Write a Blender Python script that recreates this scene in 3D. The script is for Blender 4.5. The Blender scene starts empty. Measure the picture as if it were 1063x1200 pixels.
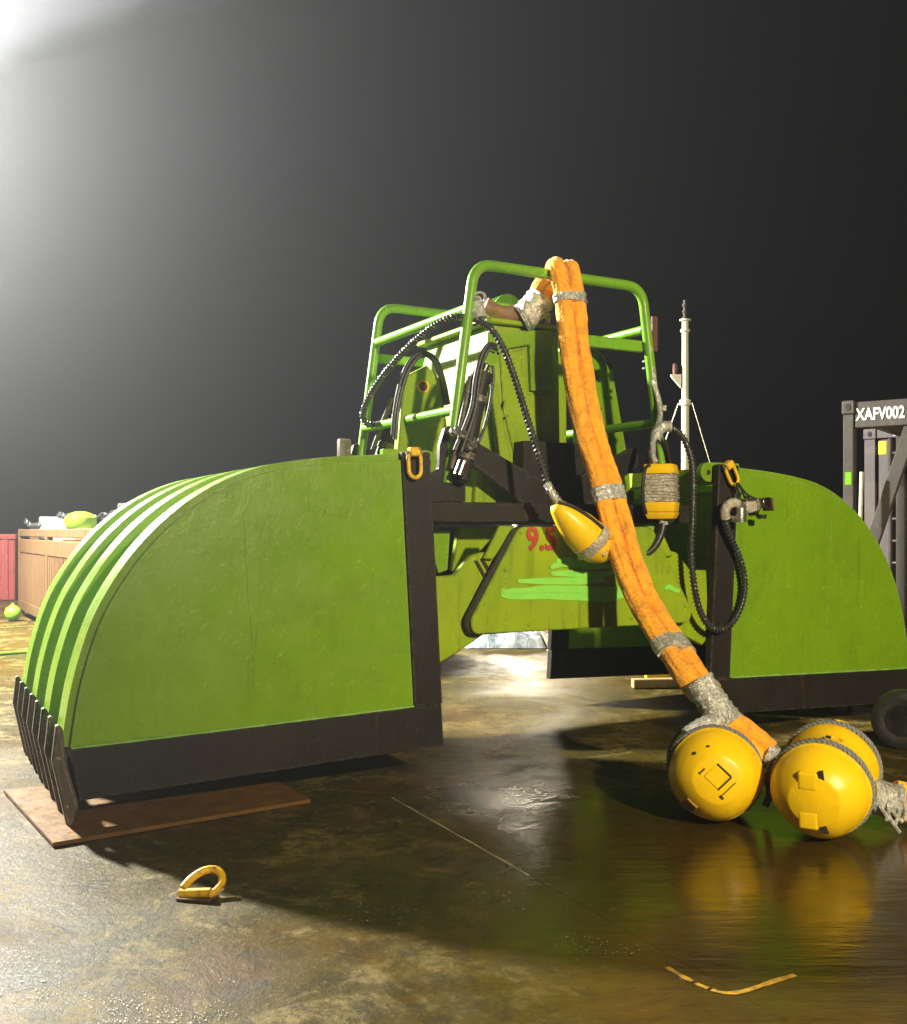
import bpy, bmesh, math, random
from mathutils import Vector, Matrix, noise
random.seed(7)
R = math.radians
S = bpy.context.scene
COL = S.collection

# ------------------------------------------------------------------ camera
F, CX, HY, CAMH = 1200.0, 531.5, 622.0, 1.55      # focal length and horizon in photo pixels, eye height in metres
cam_d = bpy.data.cameras.new('camera')
cam = bpy.data.objects.new('camera', cam_d); COL.objects.link(cam)
cam.location = (0, 0, CAMH); cam.rotation_euler = (R(90), 0, 0)
cam_d.sensor_fit = 'HORIZONTAL'; cam_d.sensor_width = 36.0
cam_d.lens = F / 1063 * 36.0
cam_d.shift_y = (HY - 600) / 1063
cam_d.clip_start = 0.05; cam_d.clip_end = 1000
S.camera = cam

# ------------------------------------------------------------------ world, lights, exposure
W = bpy.data.worlds.new('World'); S.world = W; W.use_nodes = True
bg = W.node_tree.nodes['Background']
bg.inputs[0].default_value = (0.92, 1.0, 0.96, 1); bg.inputs[1].default_value = 0.003

def at0(x, y, Y): return Vector(((x - CX) / F * Y, Y, CAMH + (HY - y) / F * Y))
def lamp(name, kind, loc, target, power, color, radius, spot=None, blend=0.6):
    d = bpy.data.lights.new(name, kind); d.energy = power; d.color = color
    if kind == 'SPOT':
        d.spot_size = R(spot); d.spot_blend = blend; d.shadow_soft_size = radius
    else:
        d.shadow_soft_size = radius
    o = bpy.data.objects.new(name, d); COL.objects.link(o); o.location = loc
    o.rotation_euler = (Vector(target) - Vector(loc)).to_track_quat('-Z', 'Y').to_euler()
    return o
KEY = Vector((-9.0, 12.6, 7.4))
FRONT = Vector((4.6, -3.0, 4.7))
BEAM = at0(-500, 238, 17.0)
REAR = Vector((1.6, 26.0, 2.9))
lamp('assumed_key_light', 'POINT', KEY, (-0.5, 5.0, 0.0), 40000, (1.0, 0.97, 0.88), 0.3, 172, 0.35)  # assumed source out of view, placed from the cast shadows and left glow
lamp('assumed_front_light', 'SPOT', FRONT, (3.4, 8.6, 1.7), 6600, (1.0, 0.84, 0.52), 0.2, 88, 1.0)  # assumed warm source, placed from the shading on floats and guard plate
lamp('added_rear_light', 'SPOT', REAR, (0.95, 12.4, 0.0), 2600, (1.0, 0.88, 0.66), 0.6, 7.0, 0.6)  # added hidden lamp; its narrow cone brightens the deck between the shells
BDIR = Vector((0.80, -0.20, 0.37)).normalized()
lamp('added_beam_light', 'SPOT', BEAM, BEAM + BDIR, 2300000, (1.0, 0.97, 0.93), 0.15, 24, 0.2)  # lamp added out of view; its beam draws the pale corner wedge
S.view_settings.view_transform = 'Standard'; S.view_settings.look = 'None'
S.view_settings.exposure = 0.0; S.view_settings.gamma = 1.0
S.view_settings.use_curve_mapping = False
S.cycles.use_denoising = True
S.cycles.max_bounces = 8; S.cycles.volume_bounces = 0
S.cycles.sample_clamp_indirect = 4.0

# ------------------------------------------------------------------ coordinate helpers
def at(x, y, Y):                                   # photo pixel at depth Y -> world point
    return Vector(((x - CX) / F * Y, Y, CAMH + (HY - y) / F * Y))
def gnd(x, y, z=0.0):                              # photo pixel on the horizontal plane z
    return at(x, y, F * (CAMH - z) / (y - HY))
TH = R(28.5); CT, ST = math.cos(TH), math.sin(TH)
O = Vector((0.0, 6.38, 0.0)); WID = 2.08; UC = 1.006   # grab frame: u across, v into depth, w up; shells are WID wide
def cw(w): return 1.491 + (w-1.55)*0.972
def G(u, v, w): return Vector((O.x + u*CT - v*ST, O.y + u*ST + v*CT, w))
def uw(x, y, v=0.0):                               # photo pixel on the plane v -> (u, w)
    k = (x - CX) / F
    u = (k*(O.y + v*CT) + v*ST - O.x) / (CT - k*ST)
    Y = O.y + u*ST + v*CT
    return u, CAMH + (HY - y) / F * Y
def gp(x, y, v): u, w = uw(x, y, v); return G(u, v, w)

# ------------------------------------------------------------------ object helpers
def tagp(o, label=None, cat=None, group=None, kind=None):
    if label: o['label'] = label
    if cat: o['category'] = cat
    if group: o['group'] = group
    if kind: o['kind'] = kind
    return o
def thing(name, loc, label, cat, group=None):
    o = bpy.data.objects.new(name, None); COL.objects.link(o); o.location = loc
    o.empty_display_size = 0.2
    return tagp(o, label, cat, group)
def root_loc(p):
    l = Vector((0, 0, 0))
    while p: l += p.location; p = p.parent
    return l
def emit(name, bm, mat, parent=None, smooth=True, angle=38, base=None):
    """bmesh in WORLD coordinates -> one object (a part when a parent is given)"""
    bmesh.ops.recalc_face_normals(bm, faces=bm.faces)
    if parent is not None: off = root_loc(parent)
    elif base is not None: off = Vector(base)
    else:
        xs = [v.co.x for v in bm.verts]; ys = [v.co.y for v in bm.verts]; zs = [v.co.z for v in bm.verts]
        off = Vector(((min(xs)+max(xs))/2, (min(ys)+max(ys))/2, min(zs)))
    for v in bm.verts: v.co -= off
    me = bpy.data.meshes.new(name); bm.to_mesh(me); bm.free()
    if smooth:
        me.shade_smooth(); me.set_sharp_from_angle(angle=R(angle))
    if mat: me.materials.append(mat)
    o = bpy.data.objects.new(name, me); COL.objects.link(o)
    if parent is not None: o.parent = parent
    else: o.location = off
    return o
def copy_tree(src, delta=(0, 0, 0), parent=None):
    c = src.copy(); COL.objects.link(c)
    if parent is None: c.location = src.location + Vector(delta)
    c.parent = parent
    for ch in list(src.children): copy_tree(ch, parent=c)
    return c
def bevel(bm, off, seg=1, lim=30):
    es = [e for e in bm.edges if len(e.link_faces) == 2 and e.calc_face_angle(0) > R(lim)]
    if es and off > 0: bmesh.ops.bevel(bm, geom=es, offset=off, segments=seg, profile=0.6, affect='EDGES', clamp_overlap=True)

def poly_prism(bm, pts3a, pts3b, bev=0.0, seg=1):
    """closed prism between two equal rings of world points"""
    t = bmesh.new()
    a = [t.verts.new(p) for p in pts3a]; b = [t.verts.new(p) for p in pts3b]
    n = len(a)
    t.faces.new(a); t.faces.new(b[::-1])
    for i in range(n): t.faces.new((a[i], b[i], b[(i+1) % n], a[(i+1) % n]))
    bmesh.ops.recalc_face_normals(t, faces=t.faces)
    bevel(t, bev, seg)
    merge(bm, t)
def merge(bm, t):
    me = bpy.data.meshes.new('tmp'); t.to_mesh(me); t.free(); bm.from_mesh(me); bpy.data.meshes.remove(me)
def gprism(bm, pts_uw, v0, v1, bev=0.006, seg=1, mirror=False):
    p = [((2*UC - u) if mirror else u, w) for u, w in pts_uw]
    poly_prism(bm, [G(u, v0, w) for u, w in p], [G(u, v1, w) for u, w in p], bev, seg)
def pxpoly(pts, v): return [uw(x, y, v) for x, y in pts]
def box(bm, c, ax, ay, az, bev=0.005, seg=1):
    """box from centre and three half-axis vectors"""
    c, ax, ay, az = Vector(c), Vector(ax), Vector(ay), Vector(az)
    a = [c-ax-ay-az, c+ax-ay-az, c+ax+ay-az, c-ax+ay-az]
    poly_prism(bm, a, [p + 2*az for p in a], bev, seg)
def gbox(bm, u0, u1, v0, v1, w0, w1, bev=0.006, seg=1):
    a = [G(u0, v0, w0), G(u1, v0, w0), G(u1, v1, w0), G(u0, v1, w0)]
    poly_prism(bm, a, [p + Vector((0, 0, w1-w0)) for p in a], bev, seg)
def wbox(bm, x0, x1, y0, y1, z0, z1, bev=0.005):
    box(bm, ((x0+x1)/2, (y0+y1)/2, (z0+z1)/2), ((x1-x0)/2, 0, 0), (0, (y1-y0)/2, 0), (0, 0, (z1-z0)/2), bev)
def spline(pts, n=8, closed=False):
    P = [Vector(p) for p in pts]; out = []
    m = len(P); rng = m if closed else m - 1
    for i in range(rng):
        p0 = P[(i-1) % m] if closed or i > 0 else P[0]*2 - P[1]
        p1 = P[i]; p2 = P[(i+1) % m]
        p3 = P[(i+2) % m] if closed or i + 2 < m else P[-1]*2 - P[-2]
        for k in range(n):
            t = k / n
            out.append(0.5*((2*p1) + (p2-p0)*t + (2*p0-5*p1+4*p2-p3)*t*t + (3*p1-p0-3*p2+p3)*t**3))
    if not closed: out.append(P[-1].copy())
    return out
def frames(path, closed=False):
    n = len(path); T = []
    for i in range(n):
        a = path[(i-1) % n] if closed or i > 0 else path[0]
        b = path[(i+1) % n] if closed or i < n-1 else path[-1]
        T.append((b-a).normalized())
    up = Vector((0, 0, 1)) if abs(T[0].z) < 0.9 else Vector((1, 0, 0))
    N = (up - T[0]*up.dot(T[0])).normalized(); out = []
    for i in range(n):
        N = (N - T[i]*N.dot(T[i])).normalized()
        out.append((T[i], N, T[i].cross(N)))
    return out
def tube(bm, path, r, seg=12, closed=False, cap=True):
    """r: number or function(t in 0..1, angle) -> radius"""
    t_ = bmesh.new(); fr = frames(path, closed); n = len(path); rings = []
    for i, p in enumerate(path):
        T, N, B = fr[i]; ring = []
        for k in range(seg):
            a = 2*math.pi*k/seg
            rr = r(i/(n-1), a) if callable(r) else r
            ring.append(t_.verts.new(p + (N*math.cos(a) + B*math.sin(a))*rr))
        rings.append(ring)
    m = n if closed else n-1
    for i in range(m):
        A, Bq = rings[i], rings[(i+1) % n]
        for k in range(seg): t_.faces.new((A[k], A[(k+1) % seg], Bq[(k+1) % seg], Bq[k]))
    if cap and not closed: t_.faces.new(rings[0][::-1]); t_.faces.new(rings[-1])
    merge(bm, t_)
def helix(path, rad, pitch, phase=0.0, per=10, closed=False):
    L = [0.0]
    pts = path + ([path[0]] if closed else [])
    for i in range(1, len(pts)): L.append(L[-1] + (pts[i]-pts[i-1]).length)
    fr = frames(path, closed); fr = fr + ([fr[0]] if closed else [])
    turns = max(1, L[-1]/pitch)
    if closed: turns = round(turns)
    n = int(turns*per); out = []; j = 0
    for i in range(n if closed else n+1):
        s = L[-1]*i/n
        while j < len(L)-2 and L[j+1] < s: j += 1
        f = (s-L[j])/max(1e-9, L[j+1]-L[j])
        p = pts[j].lerp(pts[j+1], f); N = fr[j][1].lerp(fr[j+1][1], f); B = fr[j][2].lerp(fr[j+1][2], f)
        a = 2*math.pi*turns*i/n + phase
        out.append(p + (N*math.cos(a) + B*math.sin(a))*rad)
    return out
def lathe(bm, p0, axis, prof, seg=40, fn=None):
    """prof: (distance along axis, radius)"""
    ax = Vector(axis).normalized()
    up = Vector((0, 0, 1)) if abs(ax.z) < 0.9 else Vector((1, 0, 0))
    N = (up - ax*up.dot(ax)).normalized(); B = ax.cross(N)
    t = bmesh.new(); rings = []
    for d, r in prof:
        if r < 1e-6: rings.append([t.verts.new(Vector(p0) + ax*d)])
        else: rings.append([t.verts.new(Vector(p0) + ax*d + (N*math.cos(2*math.pi*k/seg) + B*math.sin(2*math.pi*k/seg))*(r*(fn(d, 2*math.pi*k/seg) if fn else 1))) for k in range(seg)])
    for A, Bq in zip(rings, rings[1:]):
        for k in range(seg):
            if len(A) == 1 and len(Bq) > 1: t.faces.new((A[0], Bq[k], Bq[(k+1) % seg]))
            elif len(Bq) == 1 and len(A) > 1: t.faces.new((A[k], A[(k+1) % seg], Bq[0]))
            elif len(A) > 1: t.faces.new((A[k], A[(k+1) % seg], Bq[(k+1) % seg], Bq[k]))
    if len(rings[0]) > 1: t.faces.new(rings[0][::-1])
    if len(rings[-1]) > 1: t.faces.new(rings[-1])
    merge(bm, t)
def rod(bm, a, b, r, seg=14):
    a, b = Vector(a), Vector(b); lathe(bm, a, b-a, [(0, r), ((b-a).length, r)], seg)
def rounded(pts, r, n=5):
    out = []; m = len(pts)
    for i in range(m):
        p = Vector(pts[i]); a = Vector(pts[i-1]) - p; b = Vector(pts[(i+1) % m]) - p
        d = min(r, a.length*0.45, b.length*0.45)
        s, e = p + a.normalized()*d, p + b.normalized()*d
        for k in range(n+1):
            t = k/n; out.append(tuple((1-t)**2*s + 2*t*(1-t)*p + t*t*e))
    return out
def disc_pts(cu, cw, r, n=20): return [(cu + r*math.cos(2*math.pi*k/n), cw + r*math.sin(2*math.pi*k/n)) for k in range(n)]
NB = bmesh.new

# ------------------------------------------------------------------ materials
def new_mat(name):
    m = bpy.data.materials.new(name); m.use_nodes = True
    nt = m.node_tree; b = nt.nodes['Principled BSDF']
    tc = nt.nodes.new('ShaderNodeTexCoord')
    return m, nt, b, tc.outputs['Object']
def nz(nt, vec, scale, detail=4, rough=0.55, dist=0.0, stretch=None):
    if stretch:
        mp = nt.nodes.new('ShaderNodeMapping'); mp.inputs['Scale'].default_value = stretch
        nt.links.new(vec, mp.inputs['Vector']); vec = mp.outputs[0]
    n = nt.nodes.new('ShaderNodeTexNoise'); n.inputs['Scale'].default_value = scale
    n.inputs['Detail'].default_value = detail; n.inputs['Roughness'].default_value = rough
    n.inputs['Distortion'].default_value = dist
    nt.links.new(vec, n.inputs['Vector']); return n.outputs[0]
def ramp(nt, fac, stops):
    r = nt.nodes.new('ShaderNodeValToRGB'); e = r.color_ramp.elements
    e[0].position, e[0].color = stops[0][0], stops[0][1]
    e[1].position, e[1].color = stops[-1][0], stops[-1][1]
    for p, c in stops[1:-1]:
        x = e.new(p); x.color = c
    nt.links.new(fac, r.inputs[0]); return r.outputs[0]
def c4(c): return (c[0], c[1], c[2], 1) if not isinstance(c, (int, float)) else (c, c, c, 1)
def mix(nt, fac, a, b, mode='MIX'):
    m = nt.nodes.new('ShaderNodeMix'); m.data_type = 'RGBA'; m.blend_type = mode
    for sock, val in ((m.inputs[0], fac), (m.inputs[6], a), (m.inputs[7], b)):
        if hasattr(val, 'links'): nt.links.new(val, sock)
        elif sock is m.inputs[0]: sock.default_value = val
        else: sock.default_value = c4(val)
    return m.outputs[2]
def math_n(nt, op, a, b=0.0):
    m = nt.nodes.new('ShaderNodeMath'); m.operation = op
    for i, v in enumerate((a, b)):
        if hasattr(v, 'links'): nt.links.new(v, m.inputs[i])
        else: m.inputs[i].default_value = v
    return m.outputs[0]
def bump(nt, b, h, strength=0.3, dist=0.02):
    n = nt.nodes.new('ShaderNodeBump'); n.inputs['Strength'].default_value = strength; n.inputs['Distance'].default_value = dist
    nt.links.new(h, n.inputs['Height']); nt.links.new(n.outputs[0], b.inputs['Normal'])
def painted(name, col, dark, chip=(0.10, 0.05, 0.03), rough=(0.3, 0.5), chips=0.70, bstr=0.25, bscale=14, metal=0.0, streak=0.35, spec=0.35, scratch=0.35, rust=0.5, edge=0.75):
    m, nt, b, v = new_mat(name)
    big = nz(nt, v, 1.7, 5, 0.6, 0.4)
    c = mix(nt, ramp(nt, big, [(0.3, c4(0)), (0.72, c4(1))]), col, dark)
    st = nz(nt, v, 5.0, 3, 0.6, 0.0, (3.0, 3.0, 0.28))                    # vertical runs
    c = mix(nt, math_n(nt, 'MULTIPLY', ramp(nt, st, [(0.55, c4(0)), (0.75, c4(1))]), streak), c, [x*0.55 for x in dark])
    ch = nz(nt, v, 34.0, 6, 0.7)
    msk = ramp(nt, ch, [(chips, c4(0)), (chips+0.03, c4(1))])
    c = mix(nt, msk, c, chip)
    sc = nz(nt, v, 60.0, 2, 0.5, 0.0, (1.0, 1.0, 0.05))
    c = mix(nt, math_n(nt, 'MULTIPLY', ramp(nt, sc, [(0.74, c4(0)), (0.78, c4(1))]), 0.5), c, [min(1, x*1.6+0.03) for x in col])
    # scratches in two directions, in patches
    for rot, seed_ in ((0.5, 3.1), (-0.9, 7.7)):
        mp = nt.nodes.new('ShaderNodeMapping'); mp.inputs['Rotation'].default_value = (0.3, rot, 0.2); mp.inputs['Location'].default_value = (seed_, seed_, 0)
        nt.links.new(v, mp.inputs['Vector'])
        s1 = nz(nt, mp.outputs[0], 60.0, 2, 0.5, 0.0, (1.0, 1.0, 0.018)); s2 = nz(nt, mp.outputs[0], 2.6, 3, 0.6)
        k_ = math_n(nt, 'MULTIPLY', ramp(nt, s1, [(0.67, c4(0)), (0.70, c4(1))]), ramp(nt, s2, [(0.48, c4(0)), (0.58, c4(1))]))
        c = mix(nt, math_n(nt, 'MULTIPLY', k_, scratch), c, [min(1, x*1.9+0.05) for x in col])
    # rust bleeding down in thin runs, and grime
    ru = nz(nt, v, 4.0, 5, 0.65, 0.2, (2.2, 2.2, 0.22))
    c = mix(nt, math_n(nt, 'MULTIPLY', ramp(nt, ru, [(0.61, c4(0)), (0.72, c4(1))]), rust), c, (0.085, 0.038, 0.014))
    gr_ = nz(nt, v, 2.3, 7, 0.72, 0.8)
    c = mix(nt, math_n(nt, 'MULTIPLY', ramp(nt, gr_, [(0.52, c4(0)), (0.72, c4(1))]), 0.35), c, [x*0.5+0.012 for x in dark])
    # paint worn off the edges
    bv = nt.nodes.new('ShaderNodeBevel'); bv.samples = 4; bv.inputs['Radius'].default_value = 0.018
    ge = nt.nodes.new('ShaderNodeNewGeometry')
    dp_ = nt.nodes.new('ShaderNodeVectorMath'); dp_.operation = 'DOT_PRODUCT'
    nt.links.new(bv.outputs[0], dp_.inputs[0]); nt.links.new(ge.outputs['True Normal'], dp_.inputs[1])
    ew_ = math_n(nt, 'MULTIPLY', math_n(nt, 'SUBTRACT', 1.0, dp_.outputs['Value']), 9.0)
    ew_ = math_n(nt, 'MULTIPLY', math_n(nt, 'MINIMUM', ew_, 1.0), ramp(nt, nz(nt, v, 15, 6, 0.75), [(0.44, c4(0)), (0.58, c4(1))]))
    c = mix(nt, math_n(nt, 'MULTIPLY', ew_, edge), c, chip)
    nt.links.new(c, b.inputs['Base Color'])
    rr = nz(nt, v, 3.3, 6, 0.65)
    nt.links.new(ramp(nt, rr, [(0.3, c4(rough[0])), (0.7, c4(rough[1]))]), b.inputs['Roughness'])
    b.inputs['Metallic'].default_value = metal; b.inputs['Specular IOR Level'].default_value = spec
    h1 = nz(nt, v, bscale, 4, 0.6, 0.6, (1.0, 1.0, 0.6)); h2 = nz(nt, v, 110, 2, 0.5)
    bump(nt, b, math_n(nt, 'ADD', h1, math_n(nt, 'MULTIPLY', h2, 0.15)), bstr, 0.012)
    return m
def simple(name, col, col2=None, scale=12, rough=0.5, metal=0.0, bstr=0.2, bscale=60, spec=0.5):
    m, nt, b, v = new_mat(name)
    n = nz(nt, v, scale, 5, 0.6)
    nt.links.new(mix(nt, ramp(nt, n, [(0.35, c4(0)), (0.68, c4(1))]), col, col2 or [x*0.7 for x in col]), b.inputs['Base Color'])
    n2 = nz(nt, v, scale*2.3, 4, 0.6)
    nt.links.new(ramp(nt, n2, [(0.3, c4(rough*0.75)), (0.7, c4(min(1, rough*1.25)))]), b.inputs['Roughness'])
    b.inputs['Metallic'].default_value = metal; b.inputs['Specular IOR Level'].default_value = spec
    bump(nt, b, nz(nt, v, bscale, 4, 0.6), bstr, 0.008)
    return m
M = {}
M['green'] = painted('green_paint', (0.178, 0.340, 0.007), (0.145, 0.285, 0.006), chip=(0.33, 0.42, 0.2), rough=(0.16, 0.42), chips=0.665, streak=0.15, bstr=0.32, scratch=0.25, rust=0.28)
M['green_old'] = painted('weathered_green_paint', (0.29, 0.40, 0.008), (0.19, 0.31, 0.016), chip=(0.10, 0.05, 0.03), rough=(0.3, 0.55), chips=0.66, streak=0.6, spec=0.2)  # older yellowish paint, also lightened in place of more light on the housing
M['tube_green'] = painted('tube_green_paint', (0.17, 0.40, 0.018), (0.14, 0.33, 0.018), rough=(0.25, 0.42), chips=0.69, bscale=24, bstr=0.12)
M['scribble_green'] = simple('light_green_scribble', (0.26, 0.70, 0.09), (0.22, 0.62, 0.08), rough=0.45, bscale=30)  # colour of the digital scribbles over the guard plate lettering
M['black'] = painted('black_paint', (0.013, 0.0115, 0.0105), (0.021, 0.0175, 0.0155), chip=(0.12, 0.1, 0.085), rough=(0.42, 0.65), chips=0.70, bscale=10, bstr=0.3, streak=0.2, spec=0.22)
M['dark_steel'] = painted('dark_worn_steel', (0.085, 0.07, 0.06), (0.05, 0.042, 0.038), chip=(0.38, 0.32, 0.25), rough=(0.35, 0.55), chips=0.62, bstr=0.3)
M['rust'] = simple('rusty_brown_steel', (0.14, 0.055, 0.03), (0.07, 0.03, 0.02), rough=0.75)
M['rubber'] = simple('black_rubber', (0.018, 0.018, 0.018), (0.03, 0.03, 0.028), rough=0.42)
M['guard'] = simple('spiral_guard_plastic', (0.035, 0.04, 0.042), (0.06, 0.065, 0.065), rough=0.32)
M['chrome'] = simple('worn_chrome', (0.62, 0.6, 0.56), (0.42, 0.4, 0.36), rough=0.24, metal=1.0, bstr=0.1)
M['steel'] = simple('stainless_fitting', (0.55, 0.55, 0.53), (0.36, 0.34, 0.30), rough=0.3, metal=0.9)
M['yellow'] = painted('yellow_plastic', (0.88, 0.58, 0.004), (0.84, 0.50, 0.004), chip=(0.3, 0.16, 0.02), rough=(0.3, 0.5), chips=0.74, bscale=5, bstr=0.12, streak=0.25, scratch=0.3, rust=0.25, edge=0.4)
M['yellow_steel'] = painted('yellow_painted_steel', (0.85, 0.55, 0.015), (0.74, 0.42, 0.015), chip=(0.16, 0.07, 0.03), rough=(0.3, 0.55), chips=0.6, bscale=40)
M['hole'] = simple('dark_recess', (0.03, 0.02, 0.012), rough=0.8)
M['white'] = painted('white_painted_steel', (0.74, 0.70, 0.58), (0.62, 0.57, 0.45), chip=(0.25, 0.14, 0.08), chips=0.68)
M['red_paint'] = simple('red_marker_paint', (0.42, 0.035, 0.03), (0.3, 0.05, 0.03), rough=0.5, bstr=0.05)
M['white_text'] = simple('white_lettering', (0.85, 0.85, 0.82), (0.8, 0.8, 0.77), rough=0.5, bstr=0.02)
M['grey_box'] = painted('grey_container_paint', (0.135, 0.117, 0.117), (0.105, 0.091, 0.09), rough=(0.45, 0.65), chips=0.68)
M['frame_dark'] = painted('charcoal_container_paint', (0.075, 0.066, 0.058), (0.05, 0.045, 0.04), rough=(0.45, 0.65), chips=0.68)
M['tan'] = painted('tan_basket_paint', (0.125, 0.068, 0.024), (0.09, 0.05, 0.019), rough=(0.5, 0.7), chips=0.66)
M['redbox'] = painted('red_container_paint', (0.25, 0.035, 0.03), (0.19, 0.03, 0.026), chip=(0.5, 0.35, 0.3), rough=(0.5, 0.7), chips=0.68)
M['lime'] = simple('lime_plastic', (0.16, 0.38, 0.014), (0.12, 0.3, 0.014), rough=0.4)
M['pale_box'] = simple('pale_grey_box', (0.15, 0.20, 0.165), (0.11, 0.15, 0.125), rough=0.6)
M['rope'] = simple('blue_grey_rope', (0.11, 0.13, 0.145), (0.22, 0.23, 0.23), scale=60, rough=0.75)
M['tan_wrap'] = simple('brown_leather_sleeve', (0.24, 0.13, 0.065), (0.13, 0.07, 0.04), rough=0.7, bstr=0.6, bscale=40)
M['sticker'] = simple('yellow_sticker', (0.8, 0.66, 0.03), (0.75, 0.6, 0.03), rough=0.5, bstr=0.0)
M['paper'] = simple('pale_sticker', (0.62, 0.6, 0.5), (0.5, 0.47, 0.4), rough=0.6, bstr=0.0)
M['timber'] = simple('worn_timber', (0.46, 0.30, 0.13), (0.30, 0.19, 0.08), rough=0.7, bstr=0.4)
# grey wrapping film and duct tape: crumpled metallic look
def crumple(name, col, col2, scale, metal, rough, dirt=(0.25, 0.2, 0.12)):
    m, nt, b, v = new_mat(name)
    n = nz(nt, v, scale, 5, 0.65, 1.4)
    c = mix(nt, ramp(nt, n, [(0.35, c4(0)), (0.62, c4(1))]), col2, col)
    d = nz(nt, v, scale*0.5, 3, 0.6)
    c = mix(nt, math_n(nt, 'MULTIPLY', ramp(nt, d, [(0.55, c4(0)), (0.7, c4(1))]), 0.6), c, dirt)
    nt.links.new(c, b.inputs['Base Color']); b.inputs['Metallic'].default_value = metal; b.inputs['Roughness'].default_value = rough
    bump(nt, b, n, 0.9, 0.02); return m
M['tape'] = crumple('silver_duct_tape', (0.72, 0.72, 0.70), (0.40, 0.41, 0.42), 26, 0.55, 0.32)
M['film'] = crumple('grey_wrapping_film', (0.60, 0.56, 0.50), (0.40, 0.36, 0.31), 22, 0.15, 0.35)
M['tarp'] = crumple('pale_tarpaulin', (0.42, 0.45, 0.46), (0.18, 0.22, 0.26), 6, 0.0, 0.45)
# orange sling fabric
m, nt, b, v = new_mat('orange_sling_fabric')
n = nz(nt, v, 5, 6, 0.7, 0.5); n2 = nz(nt, v, 13, 7, 0.72, 0.5)
c = mix(nt, ramp(nt, n, [(0.35, c4(0)), (0.7, c4(1))]), (0.95, 0.43, 0.014), (0.88, 0.34, 0.012))
c = mix(nt, math_n(nt, 'MULTIPLY', ramp(nt, n2, [(0.47, c4(0)), (0.62, c4(1))]), 0.55), c, (0.36, 0.16, 0.03))
nt.links.new(c, b.inputs['Base Color']); b.inputs['Roughness'].default_value = 0.82
b.inputs['Sheen Weight'].default_value = 0.25
wv = nt.nodes.new('ShaderNodeTexWave'); wv.wave_type = 'BANDS'; wv.bands_direction = 'Z'
wv.inputs['Scale'].default_value = 9; wv.inputs['Distortion'].default_value = 14; wv.inputs['Detail'].default_value = 3; wv.inputs['Detail Scale'].default_value = 1.6
nt.links.new(v, wv.inputs['Vector'])
bump(nt, b, math_n(nt, 'ADD', math_n(nt, 'MULTIPLY', wv.outputs[1], 0.5), math_n(nt, 'MULTIPLY', n2, 0.4)), 0.45, 0.012)
M['sling'] = m
# wet ship's deck: a clear film of water forward and to the right, scuffed and drying elsewhere
m, nt, b, v = new_mat('wet_steel_deck')
big = nz(nt, v, 0.55, 6, 0.6, 0.6); mid = nz(nt, v, 1.9, 8, 0.72, 0.9); fine = nz(nt, v, 30, 6, 0.75); mid2 = nz(nt, v, 1.1, 6, 0.62, 1.0)
grain = nz(nt, v, 130, 4, 0.75)
sep = nt.nodes.new('ShaderNodeSeparateXYZ'); nt.links.new(v, sep.inputs[0])
def rng(x, a, b_): 
    n = nt.nodes.new('ShaderNodeMapRange'); n.inputs[1].default_value = a; n.inputs[2].default_value = b_; n.interpolation_type = 'SMOOTHSTEP'
    nt.links.new(x, n.inputs[0]); return n.outputs[0]
wob = math_n(nt, 'MULTIPLY', math_n(nt, 'SUBTRACT', mid2, 0.5), 3.0)
puddle = math_n(nt, 'MULTIPLY', rng(math_n(nt, 'ADD', sep.outputs[0], wob), -0.9, 0.9), rng(math_n(nt, 'ADD', sep.outputs[1], wob), 6.9, 5.9))
dry = math_n(nt, 'SUBTRACT', 1.0, puddle)
c = mix(nt, ramp(nt, big, [(0.36, c4(0)), (0.62, c4(1))]), (0.037, 0.033, 0.004), (0.066, 0.043, 0.005))
c = mix(nt, math_n(nt, 'MULTIPLY', ramp(nt, mid2, [(0.52, c4(0)), (0.68, c4(1))]), 0.75), c, (0.085, 0.034, 0.008))
drypatch = math_n(nt, 'MULTIPLY', ramp(nt, mid, [(0.50, c4(0)), (0.57, c4(1))]), math_n(nt, 'MULTIPLY', dry, ramp(nt, nz(nt, v, 17, 7, 0.78), [(0.42, c4(0.1)), (0.56, c4(1))])))
c = mix(nt, math_n(nt, 'MULTIPLY', drypatch, 0.9), c, (0.185, 0.135, 0.042))
dk = ramp(nt, nz(nt, v, 6.5, 7, 0.75, 0.6), [(0.48, c4(0)), (0.6, c4(1))])
c = mix(nt, math_n(nt, 'MULTIPLY', dk, 0.7), c, (0.020, 0.016, 0.007))
spk = math_n(nt, 'MULTIPLY', ramp(nt, fine, [(0.57, c4(0)), (0.63, c4(1))]), dry)
c = mix(nt, math_n(nt, 'MULTIPLY', spk, 0.55), c, (0.20, 0.152, 0.06))
c = mix(nt, math_n(nt, 'MULTIPLY', puddle, 0.5), c, (0.050, 0.026, 0.005))
nt.links.new(c, b.inputs['Base Color'])
rv = ramp(nt, nz(nt, v, 0.9, 5, 0.6, 0.5), [(0.34, c4(0.30)), (0.5, c4(0.42)), (0.66, c4(0.6))])
rgh = math_n(nt, 'ADD', math_n(nt, 'MULTIPLY', math_n(nt, 'ADD', rv, math_n(nt, 'MULTIPLY', drypatch, 0.15)), dry), math_n(nt, 'MULTIPLY', puddle, ramp(nt, nz(nt, v, 3.2, 6, 0.7, 0.5), [(0.35, c4(0.09)), (0.65, c4(0.26))])))
nt.links.new(rgh, b.inputs['Roughness'])
hdry = math_n(nt, 'ADD', math_n(nt, 'ADD', math_n(nt, 'MULTIPLY', fine, 0.6), mid), math_n(nt, 'MULTIPLY', grain, 0.22))
rip = nz(nt, v, 9, 4, 0.6, 0.4, (0.35, 1.6, 1.0))
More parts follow.
